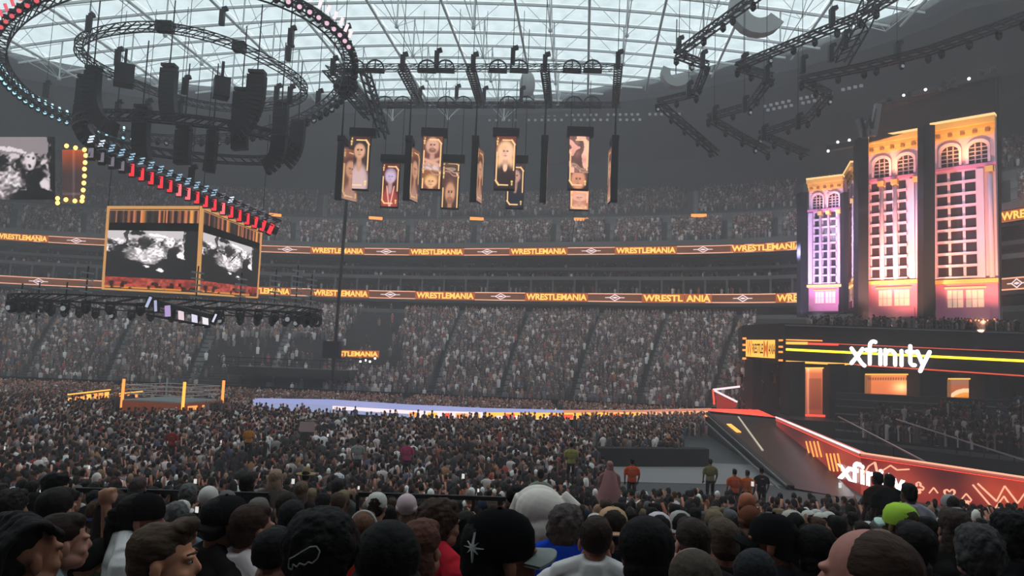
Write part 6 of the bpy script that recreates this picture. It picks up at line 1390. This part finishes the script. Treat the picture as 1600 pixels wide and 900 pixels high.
# prints, emblems and jewellery on the nearest people
def back_text(r, s, cx_, cz, wd, ht, m_, name='lettering', y=-.145, bold=.03):
    V, Fs, W, H = text_mesh(s, bold); MB().add([(cx_ + wd * x / W, y - .0 + .35 * (x * wd / W) ** 2, cz + ht * (yy / H - .5)) for x, yy, _ in V], Fs).build(name, m_, r)
GRY = colmat((.30, .29, .30), 'print')
back_text(h25, '41', 0, 1.20, .17, .16, colmat((.04, .04, .10), 'print'), 'number_print'); back_text(h34, '11', 0, 1.12, .17, .28, GRY, 'number_print'); back_text(h33, 'Moody', 0, 1.22, .26, .09, colmat((.42, .40, .38), 'print'), 'lettering_print')
# star on the cap: eight long points, on the left rear of the crown
def on_cap(u, v, r=h12, az=2.35):
    """u along, v up on the crown surface"""
    a = az + u / .092; rr = .094 - .012 * max(0, v - .02) / .05; return HC + Vector((rr * math.cos(a), rr * 1.18 * math.sin(a) - .008, .045 + v))
yaw12 = h12.rotation_euler.z
azc = -yaw12 - PI / 2 - .62
b = MB()
for k in range(8):
    t = PI / 2 + k * PI / 4; L = .040 if k % 4 == 0 else (.030 if k % 4 == 2 else .022); w_ = .0035
    c0 = (math.cos(t), math.sin(t)); n0 = (-c0[1], c0[0])
    f_ = lambda x, y, h_=0: on_cap(x, y, az=azc) * 1.0
    q = [f_(n0[0] * w_, n0[1] * w_), f_(c0[0] * L, c0[1] * L), f_(-n0[0] * w_, -n0[1] * w_)]
    outv = [(p - HC - Vector((0, 0, p.z - HC.z))).normalized() * .004 for p in q]; b.add([p + o_ for p, o_ in zip(q, outv)] + [p - o_ for p, o_ in zip(q, outv)], [(0, 1, 2), (0, 3, 4, 1), (1, 4, 5, 2)])
cap12 = [c for c in h12.children if c.name.startswith('cap')][0]; b.build('star_emblem', mat('silver_thread', (.75, .74, .72), .4, .3), cap12)
# animal outline on the beanie (open line drawing), on the back of the head
oc = [(-.055, -.035), (-.05, -.018), (-.03, -.008), (-.008, .006), (.02, .022), (.04, .024), (.052, .010), (.046, -.010), (.03, -.024), (.018, -.020), (.006, -.030), (-.012, -.026), (-.022, -.038), (-.036, -.032), (-.042, -.050), (-.056, -.048)]
def on_afro(u, v): 
    x = u * .9 - .005; z = v + .045; y = -.02 - .118 * math.sqrt(max(0, 1 - (x / .118) ** 2 - ((z - .045) / .125) ** 2)); return HC + Vector((x, y - .012, z))
b = MB(); P_ = [on_afro(*q) for q in oc]
for p, q in zip(P_, P_[1:] + P_[:1]): b.tube(p, q, .0022, 6)
hh9 = [c for c in h9.children if c.name.startswith('hair')][0]; hh9.name = 'beanie'; b.build('animal_emblem', mat('grey_thread', (.32, .31, .31), .6), hh9)
# palm print on the blue shirt
b = MB(); pw = mat('pale_print', (.75, .76, .78), .7)
def bp(x, z): return Vector((x, -.137 + .3 * x * x, z))
for k, (dx, dz) in enumerate([(-.055, .01), (-.045, .045), (-.012, .062), (.022, .058), (.05, .04), (.058, .005)]): 
    m_ = (dx * .55, dz * .9 + .018); b.add([bp(0, 1.33), bp(m_[0] - .006, 1.33 + m_[1] - .006), bp(dx, 1.33 + dz), bp(m_[0] + .006, 1.33 + m_[1] + .008)], [(0, 1, 2, 3)])
b.add([bp(-.008, 1.33), bp(.010, 1.33), bp(.012, 1.25), bp(-.012, 1.25)], [(0, 1, 2, 3)]); b.add([bp(-.03, 1.31), bp(-.015, 1.315), bp(-.014, 1.25), bp(-.03, 1.25)], [(0, 1, 2, 3)]); b.add([bp(.018, 1.315), bp(.034, 1.31), bp(.032, 1.25), bp(.018, 1.25)], [(0, 1, 2, 3)])
b.build('palm_print', pw, h13)
b = MB()
for k in range(16):
    t0, t1 = 2 * PI * k / 16, 2 * PI * (k + 1) / 16; f_ = lambda t: Vector((.082 * math.cos(t), -.018 + .082 * math.sin(t), 1.468 + .012 * math.sin(t))); b.tube(f_(t0), f_(t1), .0045, 6)
b.build('gold_necklace', mat('gold_thread', (.65, .45, .22), .35, .7), h22)
b = MB()
for z in (1.335, 1.312): 
    for k in range(10): x0, x1 = -.11 + .022 * k, -.11 + .022 * (k + 1); b.bar((x0, -.130 + .25 * x0 * x0, z), (x1, -.130 + .25 * x1 * x1, z), .012, .008)
b.build('stripe_print', mat('mauve_print', (.42, .25, .26), .8), h7)
# badge shaped white panel on the sleeve of the man in black and white
b = MB(); b.ell((-.19, -.07, 1.30), (.085, .07, .13), 14, 10); part('white_sleeve_panel', b.mesh('white_sleeve_panel', None, True), clothmat((.85, .90, .92)), h6)
b = MB(); 
for k in range(6): b.bar((-.235 + .016 * k, -.140, 1.345 + .004 * math.sin(k * .6)), (-.219 + .016 * k, -.143, 1.345 + .004 * math.sin(k * .6 + .6)), .012, .022)
b.build('blue_badge', mat('blue_thread', (.08, .14, .3), .7), h6)
# headband
rg = [o for o in bpy.data.objects if o.get('label', '').startswith('person with close cropped ginger')][0]
b = MB()
for k in range(12): t0, t1 = PI * k / 12, PI * (k + 1) / 12; f_ = lambda t: HC + Vector((.088 * math.cos(t), -.01, .03 + .098 * math.sin(t))); b.tube(f_(t0), f_(t1), .008, 6)
b.build('headband', clothmat(WHT), rg)

# ---- the rows behind them, each spectator an object ----
def cname(c, names): return names[int(np.argmin([sum((a - b) ** 2 for a, b in zip(c, k)) for k in names_k[id(names)]]))]
SHC = [((.10, .10, .11), 'black'), ((.14, .14, .15), 'charcoal'), ((.33, .32, .33), 'grey'), ((.82, .80, .78), 'white'), ((.16, .18, .30), 'navy'), ((.55, .14, .14), 'red'), ((.30, .24, .20), 'brown'), ((.45, .52, .58), 'pale blue'), ((.62, .56, .48), 'beige'), ((.70, .38, .15), 'orange'), ((.24, .30, .22), 'olive')]
SHW = np.array([20, 14, 11, 10, 6, 4, 7, 3, 6, 1, 3.]); SHW /= SHW.sum()
HRC = [((.07, .065, .06), 'black hair'), ((.15, .11, .09), 'dark brown hair'), ((.28, .20, .15), 'brown hair'), ((.50, .42, .33), 'blonde hair'), ((.38, .37, .37), 'grey hair')]
CPC = [((.10, .10, .10), 'black cap'), ((.82, .80, .77), 'white cap'), ((.35, .12, .12), 'dark red cap'), ((.15, .18, .28), 'navy cap'), ((.45, .43, .42), 'grey cap')]
nind = 0; used_lab = {}
order = sorted(INDV, key=lambda p: p[1])
for (x, y, z) in order:
    if nind >= 262: break
    if any(math.hypot(x - h[1], y - h[2]) < .42 for h in HERO): continue
    q = pix((x, y, z + 1.6))
    if not (-25 < q[0] < 1625): continue
    nind += 1
    sc_, snm = SHC[RNG.choice(len(SHC), p=SHW)]; hc_, hnm = HRC[RNG.choice(5, p=[.42, .24, .16, .09, .09])]; kind = ['short', 'fade', 'long', 'curly', 'ponytail', 'bun'][RNG.choice(6, p=[.36, .18, .18, .14, .09, .05])]
    cp = None; cy_ = 0.; hw_ = hnm
    if RNG.random() < .22: cp, hw_ = CPC[RNG.choice(5, p=[.42, .26, .08, .12, .12])]; cy_ = PI if RNG.random() < .45 else 0.; kind = 'short'; hw_ = ('backward ' if cy_ else '') + hw_
    pose = 'phone' if RNG.random() < .10 else 'down'; sk = [(.72, .52, .44), (.62, .43, .35), (.48, .33, .27), (.34, .24, .20)][RNG.choice(4, p=[.35, .3, .2, .15])]
    near_ = min(HERO, key=lambda h: abs(h[0] - q[0]) + (0 if h[2] < y else 400)); dxp = q[0] - near_[0]; rows_ = y - near_[2]
    rel = ('behind' if rows_ < 2 else 'few rows behind' if rows_ < 4.5 else 'several rows behind' if rows_ < 7.5 else 'many rows behind')
    side = '' if abs(dxp) < 9 else (', leftward' if dxp < 0 else ', rightward')
    lab = 'person with %s in %s%s %s the %s%s' % (hw_, snm, ' with hands raised' if pose == 'phone' else '', rel, near_[3], side)
    for cut in (' with hands raised', ' dark', ' pale', 'person with '):
        if len(lab.replace(',', '').split()) > 16: lab = lab.replace(cut, 'person, ' if cut[0] == 'p' else '', 1)
    yw = math.atan2(-29 - x, 64 - y) * -1 * .5 + RNG.normal(0, .45)
    r = person((x, y, z), yw, lab, 'spectators in the rows behind the nearest heads', sk, sc_, kind, hc_, cp, pose, False, RNG.uniform(.93, 1.04), capyaw=cy_, legs=False)
    if pose == 'phone': MB().box((0, .33, 1.60), (.075, .01, .15)).build('phone', M_black, r) if False else None
print('individuals', nind)
# later distinctive spectators further back
def far_one(px, py, D, lab, **k):
    p = at(px, py, D); return person(Vector((p.x, p.y, p.z - 1.62)), k.pop('yaw', 0.), lab, None, **k)
hs = far_one(478, 744, 15, 'person in a wide straw hat in the middle of the left crowd', shirt=(.2, .2, .2)); b = MB().lathe([(.001, .16), (.06, .155), (.085, .10), (.09, .03), (.13, .015), (.20, .03), (.20, .022), (.09, .015)], 16, HC + Vector((0, 0, .02))); b.build('straw_hat', clothmat((.62, .52, .38)), hs, True)
pk = far_one(953, 728, 20, 'person draped in a pale pink cloak right of the bending white shirt', shirt=(.62, .42, .42), hair='long', hcol=(.65, .45, .45)); MB().lathe([(.09, 1.55), (.20, 1.35), (.33, .8), (.36, .3)], 12).build('cloak', clothmat((.66, .46, .46)), pk, True)
for (px, py, D, c, l) in [(637, 692, 31, (.75, .25, .45), 'person in a bright pink top in the middle of the floor crowd'), (560, 690, 31, (.62, .62, .60), 'person in a pale shirt standing left of the bright pink top'), (893, 696, 30, (.62, .60, .35), 'person in a mustard top standing before the black riser'), (988, 722, 27.5, (.85, .30, .12), 'person in an orange top beside the black riser'), (1148, 738, 27, (.85, .36, .2), 'person in a salmon orange top at the foot of the glossy slope'), (1168, 740, 27, (.88, .42, .18), 'person in a yellow orange top at the foot of the glossy slope'), (1190, 736, 27.5, (.12, .12, .14), 'person in black with a white badge beside the orange tops'), (1110, 722, 29, (.5, .48, .32), 'person in khaki left of the orange tops'), (390, 668, 36, (.80, .50, .15), 'person in an amber top right of the ring'), (270, 672, 34, (.6, .15, .15), 'person in a dark red top holding a sign below the ring'), (845, 742, 17, (.62, .66, .6), 'person in a striped pale top above the bending white shirt')]:
    r = far_one(px, py, D, l, shirt=c, pose='down')
# paper sign held up
r = empty('paper_sign', at(480, 667, 38), .2, 'small pale pink paper sign held up in the floor crowd', 'sign'); MB().box((0, 0, 0), (.75, .02, .5)).build('paper', colmat((.62, .42, .42), 'paper'), r); MB().bar((0, .03, -.9), (0, .03, -.2), .04).build('stick', M_truss, r)
# guard rails among the rows
for n, (x0, x1, D, y0) in enumerate([(120, 420, 9.0, 765), (560, 800, 9.2, 772)]):
    a, c = at(x0, y0, D), at(x1, y0 + 8, D); r = empty('guard_rail', (0, 0, 0), 0, ['black guard rail crossing the left part of the near rows', 'black guard rail crossing the rows left of the bending white shirt'][n], 'railing'); MB().bar(a, c, .05).bar(a - Vector((0, 0, .35)), c - Vector((0, 0, .35)), .03).build('rail', M_black, r)
    for k in range(5): q = a.lerp(c, k / 4); MB().bar(q, q - Vector((0, 0, 1.1)), .04).build('post', M_black, r)
# black riser front beside the concourse
p0, p1 = at_z(905, 700, 1.1), at_z(1108, 702, 1.1); r = empty('black_riser', (0, 0, 0), 0, 'long low black riser front facing the grey concourse strip', 'riser'); MB().hexa([z3(p0, 0), z3(p1, 0), z3(p1, 0) + Vector((0, 1, 0)), z3(p0, 0) + Vector((0, 1, 0)), p0, p1, p1 + Vector((0, 1, 0)), p0 + Vector((0, 1, 0))]).build('riser_front', M_drape, r)
cs = MB().hexa([at_z(900, 752, .0), at_z(1235, 760, .0), at_z(1200, 728, .0), at_z(900, 716, .0)] + [p + Vector((0, 0, .03)) for p in (at_z(900, 752, .0), at_z(1235, 760, .0), at_z(1200, 728, .0), at_z(900, 716, .0))]); struct(cs.build('concourse_strip', mat('pale_concourse', (.22, .21, .21), .8, noise=.1, nscale=.7)), 'pale grey strip of open floor beside the slope')
# phones glowing in the crowd
k = 0
for (px, py, D, w_) in [(8, 700, 32, .3), (512, 680, 26, .2), (160, 702, 26, .18), (305, 752, 16, .2), (458, 752, 15, .2), (1176, 756, 20, .25), (1312, 758, 24, .35), (724, 744, 20, .25), (346, 690, 27, .2), (66, 770, 8, .12), (52, 782, 6.5, .1), (215, 758, 12, .14), (868, 640, 50, .3), (140, 730, 22, .2), (560, 762, 14, .12), (748, 766, 12, .1), (310, 796, 6, .09)]:
    r = empty('phone', at(px, py, D), RNG.uniform(-.5, .5), 'lit phone screen held up in the crowd, %s' % ['at the left edge below the ring', 'left of the bright pink top', 'among the lower left rows', 'below the dark red top', 'left of the straw hat', 'at the foot of the glossy slope', 'right under the slope end', 'above the star cap', 'below the ring posts', 'above the braided head', 'left of the raised fist', 'above the black cap and white shirt', 'in front of the ramp', 'far left under the desk', 'over the ginger hair', 'left of the bending white shirt', 'above the man with the quiff'][k], 'phone'); k += 1
    w_ *= .55; MB().box((0, 0, 0), (w_ * .6, .02, w_)).build('case', M_black, r); MB().box((0, -.015, 0), (w_ * .54, .01, w_ * .9)).build('screen', emis('phone', (.95, .92, .9), .7), r)
# ================= HAZE =================
hz = MB(); al = azs(-PI, PI, 60)
bm = MB().hexa([(-215, -55, .02), (155, -55, .02), (155, 215, .02), (-215, 215, .02), (-215, -55, 70), (155, -55, 70), (155, 215, 70), (-215, 215, 70)])
hm = bpy.data.materials.new('arena_haze'); hm.use_nodes = True; nt = hm.node_tree; nt.nodes.clear()
oo = nt.nodes.new('ShaderNodeOutputMaterial'); vs_ = nt.nodes.new('ShaderNodeVolumeScatter'); vs_.inputs['Density'].default_value = HAZE_DENSITY; vs_.inputs['Color'].default_value = (1, .93, .96, 1); vs_.inputs['Anisotropy'].default_value = .1
nt.links.new(vs_.outputs[0], oo.inputs['Volume'])
h = bm.build('haze', hm); tag(h, 'thin grey haze filling the whole arena', None, None, 'stuff')
